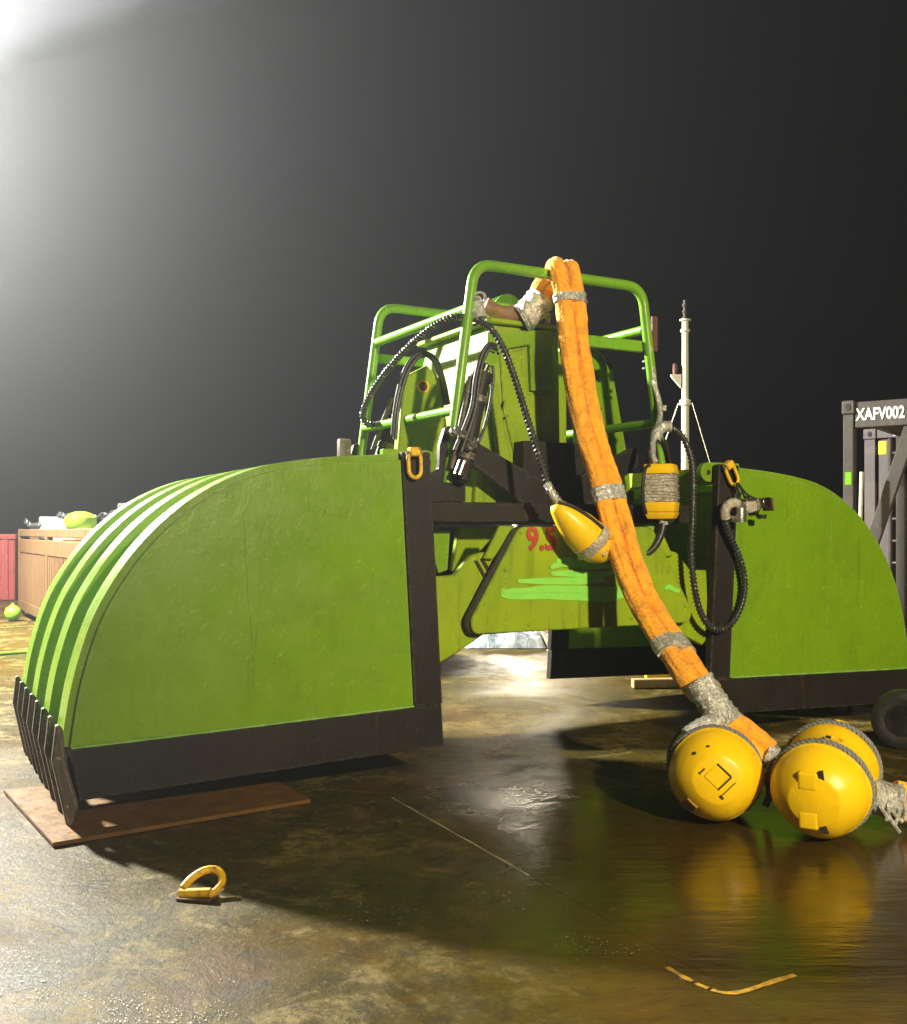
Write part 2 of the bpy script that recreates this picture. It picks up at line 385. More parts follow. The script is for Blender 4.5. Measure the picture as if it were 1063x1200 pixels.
h = math_n(nt, 'ADD', math_n(nt, 'MULTIPLY', hdry, math_n(nt, 'ADD', math_n(nt, 'MULTIPLY', dry, 0.95), 0.05)), math_n(nt, 'MULTIPLY', rip, 0.32))
bump(nt, b, h, 0.38, 0.022)
nt.links.new(math_n(nt, 'ADD', math_n(nt, 'MULTIPLY', puddle, 0.4), 0.14), b.inputs['Specular IOR Level'])
M['deck'] = m
M['plate'] = simple('brown_plywood', (0.17, 0.083, 0.014), (0.10, 0.05, 0.011), spec=0.2, scale=7, rough=0.5, bstr=0.3, bscale=25)
M['sea'] = simple('night_sea', (0.004, 0.006, 0.008), rough=0.15, bscale=0.6, bstr=0.5)
M['paint_line'] = simple('worn_yellow_line_paint', (0.50, 0.27, 0.02), (0.12, 0.085, 0.03), scale=30, rough=0.45)
M['rust_stain'] = simple('rust_stain_paint', (0.22, 0.075, 0.02), (0.12, 0.05, 0.02), scale=9, rough=0.35)

# ------------------------------------------------------------------ setting: sea, deck plates
bm = NB(); wbox(bm, -80, 80, -60, 80, -4.2, -4.0, 0)
tagp(emit('sea', bm, M['sea'], smooth=False), kind='structure')
bm = NB(); wbox(bm, -26, 26, -14, 48, -0.30, -0.006, 0)
deck = tagp(emit('deck', bm, M['deck'], smooth=False, base=(0, 0, 0)), kind='structure')
# welded deck plates, laid along the seam seen between the sling floats and the grab
DA = R(-27.2); dx = Vector((math.cos(DA+R(0)), math.sin(DA), 0)); dy = Vector((-dx.y, dx.x, 0))
seam0 = gnd(460, 935); sdir = (gnd(730, 1088) - seam0).normalized()
sy = Vector((-sdir.y, sdir.x, 0))
PL, PW = 6.4, 3.0
deck_plates = []
for j in range(-7, 8):
    for i in range(-5, 6):
        o0 = seam0 + sy*(j*PW) + sdir*(i*PL + (1.7 if j % 2 else 0.2))
        ctr = o0 + sdir*PL/2 + sy*PW/2
        if abs(ctr.x) > 20 or ctr.y < -9 or ctr.y > 40: continue
        g = 0.0006
        a = [o0 + sdir*g + sy*g, o0 + sdir*(PL-g) + sy*g, o0 + sdir*(PL-g) + sy*(PW-g), o0 + sdir*g + sy*(PW-g)]
        dz = random.uniform(-0.001, 0.001)
        bm = NB(); poly_prism(bm, [p + Vector((0, 0, -0.02)) for p in a], [p + Vector((0, 0, dz)) for p in a], 0.0)
        p = emit('deck_plate', bm, M['deck'], deck, smooth=False)

# pale weld bead worn bright along one seam
wb = [seam0 + sdir*t_ for t_ in [k*0.06 for k in range(26)]]
bm = NB(); tube(bm, [p + Vector((0, 0, -0.0025)) for p in wb], lambda t, a: 0.0055 + 0.0025*math.sin(t*130), 6)
emit('weld_line', bm, simple('worn_weld', (0.5, 0.44, 0.34), (0.22, 0.18, 0.13), rough=0.4), deck)
# paint marks on the deck
def flat_strip(bm, pts, half, z0, z1):
    pts = [Vector((p.x, p.y, 0)) for p in pts]; L_, R_ = [], []
    for i, p in enumerate(pts):
        t = (pts[min(i+1, len(pts)-1)] - pts[max(i-1, 0)]).normalized(); n = Vector((-t.y, t.x, 0))
        h = half*random.uniform(0.7, 1.2)
        L_.append(p + n*h); R_.append(p - n*h)
    for i in range(len(pts)-1):
        if random.random() < 0.05: continue
        a = [L_[i], R_[i], R_[i+1], L_[i+1]]
        poly_prism(bm, [q + Vector((0, 0, z0)) for q in a], [q + Vector((0, 0, z1)) for q in a])
bm = NB(); flat_strip(bm, spline([gnd(x, y) for x, y in ((781, 1134), (802, 1146), (825, 1157), (848, 1164), (872, 1162), (905, 1151), (938, 1141))], 5), 0.0105, 0.0005, 0.0028)
emit('painted_line', bm, M['paint_line'], deck, smooth=False)

# loose paint flakes and grit on the lit part of the deck
bm = NB()
for k in range(9000):
    x, y = random.uniform(-40, 780), 1200 - 200*random.random()**1.4
    if y < 985 + max(0, x-100)*0.17 + 12: continue
    p = gnd(x, y)
    if noise.noise(Vector((p.x*1.6, p.y*2.2, 4.0))) + 0.5*noise.noise(Vector((p.x*6, p.y*6, 9.0))) < 0.22 + 0.25*random.random(): continue
    s = random.uniform(0.001, 0.0034) * (1.8 if random.random() < 0.05 else 1)
    a0 = random.uniform(0, 6.28); n = random.choice((3, 4, 5)); z = 0.003
    ring = [p + Vector((math.cos(a0+6.28*q/n)*s*random.uniform(0.6, 1.3), math.sin(a0+6.28*q/n)*s*random.uniform(0.6, 1.3), z)) for q in range(n)]
    tip = bm.verts.new(p + Vector((0, 0, z + s*random.uniform(0.1, 0.35))))
    vs = [bm.verts.new(q) for q in ring]
    for q in range(n): bm.faces.new((vs[q], vs[(q+1) % n], tip))
grit = emit('deck_grit', bm, simple('pale_grit', (0.30, 0.25, 0.15), (0.5, 0.45, 0.32), scale=30, rough=0.35), smooth=False, base=(0, 0, 0))
tagp(grit, 'pale paint flakes and grit scattered over the wet deck in the foreground', 'grit', kind='stuff')

# ------------------------------------------------------------------ THE GRAB
grab = thing('clamshell_grab', O, 'huge green clamshell grab standing open on the deck, with a tube cage on top', 'grab')
# left shell profile read off its near side plate, in (u, w); the right shell mirrors it
prof_px = [(81, 877), (85, 850), (92, 810), (104, 765), (120, 722), (141, 685), (166, 650), (196, 618), (231, 590), (270, 568), (311, 553), (354, 545.5), (402, 541), (470, 538)]
prof = [uw(x, y) for x, y in prof_px]
prof = [(p[0], p[1]) for p in spline([Vector((u, w, 0)) for u, w in prof], 3)]
inner_bot = uw(485, 828)
def inset(poly, d):                                # offset the open profile towards the inside
    out = []
    for i, (u, w) in enumerate(poly):
        a = Vector(poly[max(0, i-1)]); b_ = Vector(poly[min(len(poly)-1, i+1)])
        t = (b_-a).normalized(); out.append((u + t.y*d, w - t.x*d))
    return out
def band(bm, outer, inner, v0, v1, mir, bev=0.006):
    f = (lambda u: 2*UC - u) if mir else (lambda u: u)
    ring = outer + inner[::-1]
    gprism(bm, ring, v0, v1, 0, 1, mir)
strip_in = [uw(x, y) for x, y in ((470, 530), (503, 530), (517.5, 824), (485, 828))]
strip_bot = [uw(x, y) for x, y in ((81, 877), (485, 828), (516, 824), (519, 873), (93, 938))]
tooth_px = [(66, 849), (61, 892), (79, 972), (84, 974), (93, 945), (78, 894), (74, 853)]
shells = []
for mir in (False, True):
    q = (lambda u: 2*UC - u) if mir else (lambda u: u)
    bm = NB()
    band(bm, inset(prof, 0.14), inset(prof, 0.17), 0.04, WID-0.04, mir)
    sh = emit('shell', bm, M['green'], grab, angle=30)
    shells.append(sh)
    for v0, v1 in ((0.0, 0.035), (WID-0.035, WID)):
        bm = NB(); gprism(bm, inset(prof, 0.004) + [inner_bot], v0, v1, 0.005, 1, mir)
        emit('side_plate', bm, M['green'], sh, angle=30)
        bm = NB(); gprism(bm, strip_in, v0-0.014, v1+0.014, 0.006, 1, mir)
        emit('edge_plate', bm, M['black'], sh, angle=30)
        bm = NB(); gprism(bm, strip_bot, v0-0.018, v1+0.018, 0.006, 1, mir)
        emit('lip_plate', bm, M['black'], sh, angle=30)
    for k in range(4):
        v0 = 0.037 + k*0.594; v1 = v0 + 0.225
        if k == 3: v1 = WID - 0.037
        bm = NB(); band(bm, inset(prof, -0.035), inset(prof, 0.15), v0, v1, mir)
        emit('rib', bm, M['green'], sh, angle=30)
    tooth = [uw(x, y) for x, y in tooth_px]
    n_t = 8
    for k in range(n_t):
        vc = 0.03 + (WID-0.06)*k/(n_t-1)
        bm = NB(); gprism(bm, tooth, vc-0.026, vc+0.026, 0.014, 1, mir)
        emit('tooth', bm, M['dark_steel'], sh, angle=30)
    lipo = [uw(x, y) for x, y in ((84, 880), (78, 900), (87, 962), (95, 960), (93, 900))]
    bm = NB(); gprism(bm, lipo, 0.06, WID-0.06, 0.004, 1, mir)
    emit('cutting_lip', bm, M['black'], sh, angle=30)
    # top closing beam and inner bottom stiffener, joining the side plates
    t0 = uw(470, 532); t1 = uw(500, 556)
    bm = NB(); gprism(bm, [(t0[0], t0[1]), (t1[0]-0.01, t0[1]), (t1[0]-0.01, t1[1]), (t0[0], t1[1])], 0.05, WID-0.05, 0.006, 1, mir)
    emit('top_beam', bm, M['green_old'], sh, angle=30)
    # pivot lugs with pin holes
    for v0 in (0.07, WID-0.13):
        lc = uw(507, 540.5); r_ = 0.072
        pts = [(lc[0]-0.30, lc[1]+r_), (lc[0], lc[1]+r_)] + [(lc[0]+r_*math.sin(R(a)), lc[1]+r_*math.cos(R(a))) for a in range(15, 180, 15)] + [(lc[0], lc[1]-r_), (lc[0]-0.30, lc[1]-r_)]
        bm = NB(); gprism(bm, pts, v0, v0+0.06, 0.006, 1, mir)
        emit('lug', bm, M['green'], sh, angle=30)
        bm = NB(); gprism(bm, disc_pts(lc[0]+0.004, lc[1]-0.002, 0.019), v0-0.004, v0+0.064, 0.0, 1, mir)
        emit('pin_hole', bm, M['hole'], sh, angle=30)
    # weld seam on the side plate
    bm = NB()
    ws = [uw(x, y) for x, y in ((285, 600), (288, 650), (291, 700), (296, 760), (298, 820))]
    tube(bm, spline([G(q(u), -0.001, w) for u, w in ws], 6), lambda t, a: 0.0022+0.0015*math.sin(t*90), 6)
    emit('weld_seam', bm, M['green'], sh)
    # weld bead along lower edge of green plate
    bm = NB(); e = [uw(x, y) for x, y in ((83, 876.5), (200, 862.5), (350, 844), (484, 827.5))]
    tube(bm, spline([G(q(u), -0.017, w) for u, w in e], 24), lambda t, a: 0.006+0.0012*math.sin(t*400)+0.0015*noise.noise(Vector((t*40, 0, 0))), 6)
    emit('weld_bead', bm, simple('bright_green_bead', (0.25, 0.5, 0.1), (0.18, 0.4, 0.06)), sh)

def gpart(name, pts_px, v, t, mat, bev=0.006, both=True, far=False, parent=None, rnd=0):
    """plate drawn on the plane v, thickness t; its mirror image on the other half; far copy on the far side"""
    out = []; pts = pxpoly(pts_px, v)
    if rnd: pts = rounded(pts, rnd)
    for mir in ((False, True) if both else (False,)):
        for vv in ((v, WID-v-t) if far else (v,)):
            bm = NB(); gprism(bm, pts, vv, vv+t, bev, 1, mir); out.append(emit(name, bm, mat, parent or grab, angle=30))
    return out
# tie beams between the shells
for v0 in (0.14, WID-0.32):
    bm = NB(); gbox(bm, -0.10, 2*UC+0.10, v0, v0+0.18, 1.605, 1.735, 0.01)
    emit('cross_beam', bm, M['black'], grab, angle=30)
# big trapezoid guard plates in front and behind, with dark rim
trap = [(0.465, 1.577), (2*UC-0.465, 1.577), (2*UC-0.10, 0.98), (2*UC-0.13, 0.90), (0.13, 0.90), (0.10, 0.98)]
rim = [(0.44, 1.582), (1.45, 1.582), (1.80, 0.98), (1.77, 0.91), (0.115, 0.891), (0.072, 0.98)]
for vf in (-0.035, WID+0.005):
    bm = NB(); gprism(bm, rounded([Vector(p) for p in trap], 0.05), vf, vf+0.03, 0.006)
    tp = emit('guard_plate', bm, M['green_old'], grab, angle=30)
    bm = NB(); gprism(bm, rounded([Vector(p) for p in rim], 0.07), vf+0.031 if vf < 1 else vf-0.03, vf+0.06 if vf < 1 else vf-0.001, 0.006)
    emit('plate_rim', bm, M['rubber'], tp, angle=30)
    if vf < 1:
        for bx, by in ((611, 624), (592, 668), (568, 707), (620, 732), (700, 730), (783, 670), (803, 710), (740, 725)):
            u, w = uw(bx, by, -0.035); bm = NB(); lathe(bm, G(u, -0.034, w), G(0, -1, 0)-G(0, 0, 0), [(0, 0.013), (0.006, 0.012), (0.010, 0.0)], 10)
            emit('bolt', bm, M['green_old'], tp)
        front_plate = tp
# bright digital edit scribbles, rebuilt here as thin raised strokes
def stroke(px, v, hpx):
    n = len(px); top, bot = [], []
    for i, (x, y) in enumerate(px):
        h = hpx*(0.55 if i in (0, n-1) else random.uniform(0.9, 1.1)); top.append((x, y-h)); bot.append((x, y+h))
    pts = pxpoly(top + bot[::-1], v)
    bm = NB(); gprism(bm, rounded([Vector(p) for p in pts], 0.02, 3), v, v+0.0035, 0)
    emit('digital_scribble', bm, M['scribble_green'], front_plate)
stroke([(587, 696), (600, 696), (640, 695.5), (680, 697), (715, 699), (732, 696)], -0.0405, 7)
stroke([(590, 694), (640, 690), (690, 691), (728, 690)], -0.0445, 4)
stroke([(607, 681), (640, 681), (680, 681), (710, 680)], -0.0405, 4)
stroke([(646, 672), (670, 672), (700, 674), (719, 671)], -0.0405, 4.5)
stroke([(645, 665), (660, 660), (690, 663), (719, 664)], -0.0445, 4.5)
stroke([(652, 657), (665, 656), (680, 657)], -0.0405, 3)
stroke([(779, 690), (784, 687), (790, 691), (797, 693)], -0.0405, 3.5)
def text_mesh(body, loc, xdir, ydir, height, mat, parent, name='lettering', extrude=0.003, offset=0.0, sx=1.0, width=None):
    cu = bpy.data.curves.new('txt', 'FONT'); cu.body = body; cu.extrude = extrude/height; cu.offset = offset; cu.resolution_u = 3
    o = bpy.data.objects.new('txt', cu); COL.objects.link(o)
    bpy.context.view_layer.update()
    me = bpy.data.meshes.new_from_object(o.evaluated_get(bpy.context.evaluated_depsgraph_get()))
    bpy.data.objects.remove(o)
    X, Y_ = Vector(xdir).normalized(), Vector(ydir).normalized(); Z = X.cross(Y_)
    xs = [v.co.x for v in me.vertices]; ys = [v.co.y for v in me.vertices]
    k = height/(max(ys)-min(ys)); x0, y0 = min(xs), min(ys)
    if width: sx = width/((max(xs)-x0)*k)
    bm = NB(); bm.from_mesh(me); bpy.data.meshes.remove(me)
    for v in bm.verts: v.co = Vector(loc) + X*(v.co.x-x0)*k*sx + Y_*(v.co.y-y0)*k + Z*v.co.z*k
    return emit(name, bm, mat, parent, smooth=False)
UX = G(1, 0, 0)-G(0, 0, 0); UZ = Vector((0, 0, 1))
text_mesh('9.5', gp(617, 646, -0.04), UX, UZ, 0.16, M['red_paint'], front_plate, 'red_number', 0.002, 0.03, 0.95)

# arm plates either side of the guard plate
gpart('arm_plate', [(507, 676), (533, 674), (543, 662), (552, 651), (566, 647), (612, 650), (622, 740), (566, 744), (541, 762), (514, 778), (503, 768)], 0.06, 0.05, M['green_old'], far=True)
gpart('link_plate', [(586, 616), (604, 616), (578, 656), (567, 655)], 0.02, 0.03, M['green_old'], far=True)
gpart('arm_web', [(506, 622), (528, 622), (525, 668), (514, 672), (505, 640)], 0.4, 0.05, M['green'], far=True)
gpart('arm_web', [(538, 618), (588, 618), (560, 650), (530, 670)], 0.55, 0.05, M['green_old'], far=True)
# steps/bracket marks
for a in (((556, 657), (560, 657), (571, 677), (567, 677)), ((563, 655), (567, 655), (575, 668), (571, 669))):
    gpart('grab_slot', list(a), 0.05, 0.012, M['hole'], 0, both=False)
# hydraulic power housing
hL, hR, hB = uw(577, 400, 0.55)[0], uw(655, 450, 0.55)[0], uw(556, 585, 0.55)[0]; hT = uw(620, 385, 0.55)[1]
hp = [(hB, 1.74), (hR+0.02, 1.74), (hR, hT), (hL, hT), (hL-0.05, hT-0.17)]
bm = NB(); gprism(bm, hp, 0.55, 1.55, 0.02, 2)
housing = emit('housing', bm, M['green_old'], grab, angle=30)
bm = NB(); gbox(bm, hL-0.07, hR+0.06, 0.50, 1.60, hT+0.002, hT+0.038, 0.008); emit('lid', bm, M['green_old'], housing, angle=30)
def hpart(name, px, v, t, mat, bev=0.006):
    bm = NB(); gprism(bm, pxpoly(px, v), v, v+t, bev); return emit(name, bm, mat, housing, angle=30)
hpart('cover_plate', [(572, 389), (648, 386), (650, 458), (623, 458), (621, 404), (598, 408), (578, 418), (571, 430)], 0.512, 0.036, M['green'])
hpart('access_door', [(586, 416), (598, 412), (617, 408), (619, 462), (646, 463), (650, 545), (606, 545), (590, 480)], 0.536, 0.013, M['green_old'], 0.004)
hpart('gusset', [(573, 432), (579, 430), (600, 545), (604, 575), (588, 575)], 0.50, 0.048, M['green_old'])
bm = NB(); tube(bm, spline([gp(592, 469, 0.51), gp(591, 478, 0.49), gp(592, 488, 0.49), gp(595, 487, 0.52)], 4), 0.008, 8); emit('door_handle', bm, M['green_old'], housing)
# recessed second housing on the right
bm = NB(); gbox(bm, hR+0.025, 1.52, 0.95, 1.50, 1.76, hT-0.06, 0.012); emit('tank', bm, M['green_old'], grab, angle=30)
bm = NB(); gbox(bm, uw(614, 560, 0.4)[0], uw(700, 560, 0.4)[0], 0.40, 0.545, 1.737, uw(650, 518, 0.4)[1], 0.008); vb = emit('valve_box', bm, M['black'], grab, angle=30)
for uu in (0.90, 1.30):
    for ww in (1.80, 2.08):
        bm = NB(); lathe(bm, G(uu, 0.40, ww), G(0, -1, 0)-G(0, 0, 0), [(0, 0.014), (0.008, 0.014), (0.010, 0.01)], 8); emit('bolt', bm, M['dark_steel'], vb)
bm = NB(); gbox(bm, 0.10, 0.62, 0.60, 1.50, 1.737, 1.86, 0.008); emit('bed_plate', bm, M['green_old'], grab, angle=30)
bm = NB(); gbox(bm, 1.38, 1.90, 0.60, 1.50, 1.737, 1.86, 0.008); emit('bed_plate', bm, M['green_old'], grab, angle=30)
# wing plates at mid depth
for mir in (False, True):
    wp = pxpoly([(688, 400), (701, 407), (718, 432), (728, 490), (738, 548), (740, 588), (676, 588), (680, 410)] if mir else [(472, 462), (477, 440), (501, 428), (517, 446), (525, 505), (530, 585), (462, 585)], 1.0)
    bm = NB(); gprism(bm, wp, 1.0, 1.08, 0.008, 1)
    wing = emit('wing_plate', bm, M['green'] if mir else M['green_old'], grab, angle=30)
    u, w = uw(495, 453, 1.0); u = 2*UC-u if mir else u
    if not mir:
        bm = NB(); lathe(bm, G(u, 0.985, w), UX.cross(UZ)*-1, [(0, 0.050), (0.02, 0.050), (0.02, 0.034), (0.004, 0.034), (0.004, 0)], 20); emit('pin_collar', bm, M['yellow_steel'], wing)
        bm = NB(); lathe(bm, G(u, 0.982, w), UX.cross(UZ)*-1, [(0, 0.033), (0.01, 0.033)], 16); emit('pin', bm, M['rust'], wing)
    else:
        for sx_, sy_ in ((706, 440), (708, 485)):
            bm = NB(); c_ = gp(sx_, sy_, 0.995)
            tube(bm, [c_ + UX*(0.06*math.cos(R(a))) + UZ*(0.05*math.sin(R(a))) for a in range(120, 260, 15)], 0.009, 8)
            emit('lift_hook', bm, M['dark_steel'], wing)
# black cylinder brackets, cross struts, hydraulic cylinders
gpart('cylinder_bracket', [(516, 522), (522, 501), (530, 498), (537, 507), (549, 518), (546, 566), (546, 588), (502, 588), (502, 556), (515, 549)], 0.26, 0.05, M['black'], far=True)
gpart('strut', [(549, 514), (556, 516), (655, 574), (655, 594), (616, 592), (546, 538)], 0.34, 0.055, M['black'], far=True)
0 and gpart('strut_base', [(600, 560), (640, 560), (640, 592), (596, 592)], 0.33, 0.20, M['black'])
def cylinder(name, a, b_, top, r):
    a, b_, top = Vector(a), Vector(b_), Vector(top); ax = (b_-a).normalized(); L = (b_-a).length
    bm = NB(); lathe(bm, a, ax, [(-0.02, r*0.6), (0, r), (L-0.06, r), (L-0.06, r*1.18), (L, r*1.18), (L, r*0.6)], 20)
    o = emit(name, bm, M['black'], grab)
    bm = NB(); rod(bm, b_, top, r*0.5); emit('piston_rod', bm, M['chrome'], o)
    bm = NB(); lathe(bm, top, UX.cross(UZ), [(-0.04, r*0.9), (0.04, r*0.9)], 14); emit('clevis', bm, M['green'], o)
    side = ax.cross(UX.cross(UZ)).normalized()
    bm = NB(); rod(bm, a - side*r*1.5 + ax*0.05, b_ - side*r*1.5 - ax*0.05, r*0.32, 8); emit('hard_pipe', bm, M['dark_steel'], o)
    for t in (0.22, 0.75):
        p = a.lerp(b_, t); bm = NB(); lathe(bm, p, ax, [(-0.02, r*1.12), (0.02, r*1.12)], 16); emit('clamp', bm, M['dark_steel'], o)
    return o
cylinder('hydraulic_cylinder', gp(540, 562, 0.20), gp(566, 437, 0.20), gp(573, 421, 0.20), 0.055)
cylinder('hydraulic_cylinder', gp(446, 540, 1.6), gp(473, 466, 1.6), gp(477, 449, 1.6), 0.06)
bm = NB(); rod(bm, gp(537, 557, 0.13), gp(543, 541, 0.13), 0.035); emit('chrome_sleeve', bm, M['chrome'], grab)
bm = NB(); rod(bm, gp(528, 503, 0.16), gp(558, 523, 0.16), 0.016); emit('hose_manifold', bm, M['dark_steel'], grab)
for x, y in ((531, 506), (540, 511), (552, 520), (549, 525)):
    bm = NB(); p = gp(x, y, 0.13); lathe(bm, p, G(0, -1, 0.4)-G(0, 0, 0), [(0, 0.03), (0.03, 0.03), (0.03, 0.018), (0.06, 0.018)], 6); emit('fitting', bm, M['steel'], grab, angle=20)
for path, v_, r_ in (([(463, 515), (466, 480), (473, 448), (484, 425), (497, 416), (509, 424), (517, 446), (522, 475)], 0.95, 0.016),
                 ([(460, 510), (463, 478), (470, 445), (481, 422), (496, 413), (511, 421), (520, 444), (526, 474)], 0.97, 0.014),
                 ([(533, 528), (552, 480), (557, 445), (563, 420), (572, 404), (582, 405)], 0.14, 0.014),
                 ([(540, 530), (556, 482), (561, 447), (566, 424), (574, 408), (583, 410)], 0.12, 0.013),
                 ([(560, 520), (568, 500), (575, 470), (578, 440), (577, 420), (584, 414)], 0.22, 0.011),
                 ([(690, 408), (702, 412), (712, 424), (716, 432)], 0.9, 0.015)):
    bm = NB(); tube(bm, spline([gp(x, y, v_) for x, y in path], 6), r_, 8); emit('hydraulic_hose', bm, M['rubber'], grab)
bm = NB(); sl = uw(405, 524, 1.5); gbox(bm, sl[0]-0.05, sl[0]+0.05, 1.5, 1.56, sl[1]-0.2, sl[1]+0.065, 0.02, 2); emit('stop_lug', bm, M['dark_steel'], grab)
# tubular cage
def bent(pts, r=0.14, n=6):
    P = [Vector(p) for p in pts]; out = [P[0]]
    for i in range(1, len(P)-1):
        a = (P[i-1]-P[i]).normalized()*r; b_ = (P[i+1]-P[i]).normalized()*r
        for k in range(n+1):
            t = k/n; out.append((1-t)**2*(P[i]+a) + 2*t*(1-t)*P[i] + t*t*(P[i]+b_))
    out.append(P[-1]); return out
CR = 0.036; HT = 3.317; HV = (0.275, 1.77); HU = 0.306; HBW = 1.86
def ew(px, py, v): return uw(px, py, v)
for v_ in HV:
    bm = NB(); tube(bm, bent([G(0.10, v_, HBW), G(HU, v_, HT), G(2*UC-HU, v_, HT), G(2*UC-0.10, v_, HBW)]), CR, 16)
    emit('cage_hoop', bm, M['tube_green'], grab)
def eu(w): return 0.10 + (HU-0.10)*(w-HBW)/(HT-HBW)
for mir in (False, True):
    q = (lambda u: 2*UC-u) if mir else (lambda u: u)
    for w in (uw(549, 360, HV[0])[1], uw(529, 479, HV[0])[1]):
        bm = NB(); rod(bm, G(q(eu(w)), HV[0]+CR*0.8, w-0.005), G(q(eu(w)), HV[1]-CR*0.8, w+0.005), CR*0.92); emit('cage_rail', bm, M['tube_green'], grab)
bm = NB(); gbox(bm, eu(2.92), 2*UC-eu(2.92), HV[1]+0.02, HV[1]+0.065, 2.88, 2.95, 0.005); emit('angle_bar', bm, M['tube_green'], grab)
bm = NB(); aw = uw(745, 406, 0.33)[1]; gbox(bm, hR+0.065, 2*UC-eu(aw)-0.02, HV[0]+0.03, HV[0]+0.07, aw-0.042, aw+0.042, 0.005); emit('angle_bar', bm, M['tube_green'], grab)
bm = NB(); pa = uw(767, 371, 0.3); pb = uw(767, 412, 0.3)
gbox(bm, pa[0]-0.025, pa[0]+0.025, 0.29, 0.315, pb[1], pa[1], 0.004); emit('tag_bar', bm, M['rust'], grab)
bm = NB(); rod(bm, gp(762, 405, 0.32), gp(755, 408, 0.32), 0.012); emit('tag_bracket', bm, M['dark_steel'], grab)
bm = NB(); c_ = gp(592, 366, 0.85); lathe(bm, c_ - UX.cross(UZ)*0.05, UX.cross(UZ), [(0, 0.04), (0, 0.125), (0.025, 0.125), (0.04, 0.09), (0.06, 0.09), (0.075, 0.125), (0.1, 0.125), (0.1, 0.04)], 28)
emit('sheave', bm, M['tube_green'], grab)
bm = NB(); c_ = gp(690, 385, 0.7); rod(bm, gp(642, 378, 0.6), gp(642, 372, 0.6)+UZ*0.03, 0.02); emit('top_bolt', bm, M['yellow_steel'], grab)

# shackles hanging at the shell top corners
def shackle(x, y, v, label, tilt):
    c_ = gp(x, y, v); t = thing('shackle', c_ - UZ*0.08, label, 'shackle', 'yellow shackles on the shell corners')
    X = (UX*math.cos(tilt) + UZ*math.sin(tilt)); Z = (UZ*math.cos(tilt) - UX*math.sin(tilt)); D = UX.cross(UZ)
    loop = [X*(0.042*math.cos(a)) + Z*(0.052*math.sin(a)*1.0 + (-0.03 if math.sin(a) < 0 else 0.03)) for a in [2*math.pi*k/24 for k in range(24)]]
    bm = NB(); tube(bm, [c_ + p for p in loop], 0.013, 10, closed=True); emit('bow', bm, M['yellow_steel'], t)
    bm = NB(); box(bm, c_ + Z*0.075 - D*0.0, X*0.035, D*0.03, Z*0.028, 0.008); emit('eye', bm, M['yellow_steel'], t)
    bm = NB(); rod(bm, c_ + Z*0.07 - X*0.055, c_ + Z*0.07 + X*0.055, 0.012); emit('pin', bm, M['dark_steel'], t)
    return t
shackle(486, 544, -0.055, 'yellow shackle hanging on the black edge of the left shell', 0.05)
shackle(858, 556, -0.055, 'yellow shackle on the black edge of the right shell above the silver coupling', 0.5)

# ------------------------------------------------------------------ orange lifting sling over the cage
def sweep_sling(bm, path, hw, hd, groove=0.5, seg=40, seed=0.0, flat=False, off=0.0):
    t_ = bmesh.new(); rings = []; n = len(path)
    for i, p in enumerate(path):
        T = (path[min(i+1, n-1)]-path[max(i-1, 0)]).normalized()
        view = (Vector((0, 0, CAMH+1)) - p).normalized()
        side = (UX - T*UX.dot(T)).normalized() if flat else T.cross(view).normalized()
        dep = side.cross(T).normalized(); ring = []
        wv_ = 1 + 0.06*noise.noise(Vector((i*0.22, seed, 0)))
        for k in range(seg):
            a = 2*math.pi*k/seg; ca, sa = math.cos(a), math.sin(a)
            g = 1 - groove*math.exp(-((ca-0.10)/0.24)**2)
            x = hw*ca*wv_; y = hd*sa*g
            nn = 0.009*noise.noise(Vector((p.x*5+seed, p.z*8, k*0.5))) + 0.0035*noise.noise(Vector((p.z*45, k*0.5, seed)))
            ring.append(t_.verts.new(p + side*(x + off + nn*ca) + dep*(y + nn*sa*1.5)))
        rings.append(ring)
    for A, B_ in zip(rings, rings[1:]):
        for k in range(seg): t_.faces.new((A[k], A[(k+1) % seg], B_[(k+1) % seg], B_[k]))
    t_.faces.new(rings[0][::-1]); t_.faces.new(rings[-1]); merge(bm, t_)
def wrap(bm, path, r, seed=0.0, flat=1.0, seg=24):
    """crumpled tape wound around a path"""
    def rr(t, a): return r*(1 + 0.10*noise.noise(Vector((t*9+seed, math.cos(a)*1.5, math.sin(a)*1.5))) + 0.05*noise.noise(Vector((t*26+seed, math.cos(a)*3, math.sin(a)*3))) + 0.05*math.sin(t*40+a))
    tube(bm, path, rr, seg)
bar = gp(657, 322, HV[0])
sling_px = [(668, 350, 6.84), (672, 395, 6.78), (681, 455, 6.72), (694, 515, 6.65), (708, 560, 6.58), (719, 600, 6.52), (733, 650, 6.42), (752, 700, 6.28), (774, 737, 6.12), (791, 762, 6.0), (812, 795, 5.83), (828, 812, 5.75)]
front_path = [bar + Vector((0.0, 0.06, 0.02)), bar + Vector((0.005, -0.01, 0.052)), bar + Vector((0.02, -0.075, 0.005))] + [at(p[0], p[1], p[2] + 0.07 + 0.13*(p[2]-5.74)/1.1) for p in sling_px]
sp_base = gnd(850, 960)
sling = thing('lifting_sling', (sp_base.x, sp_base.y+0.2, 0), 'long orange lifting sling draped over the cage bar and running down to the yellow floats', 'sling')
sp = spline(front_path, 7)
for off_, hw_, sd_ in ((-0.056, 0.058, 0.0), (0.058, 0.054, 21.0)):
    bm = NB(); sweep_sling(bm, sp, hw_, 0.056, 0.0, seed=sd_, flat=True, off=off_); emit('sling_strand', bm, M['sling'], sling, angle=80)
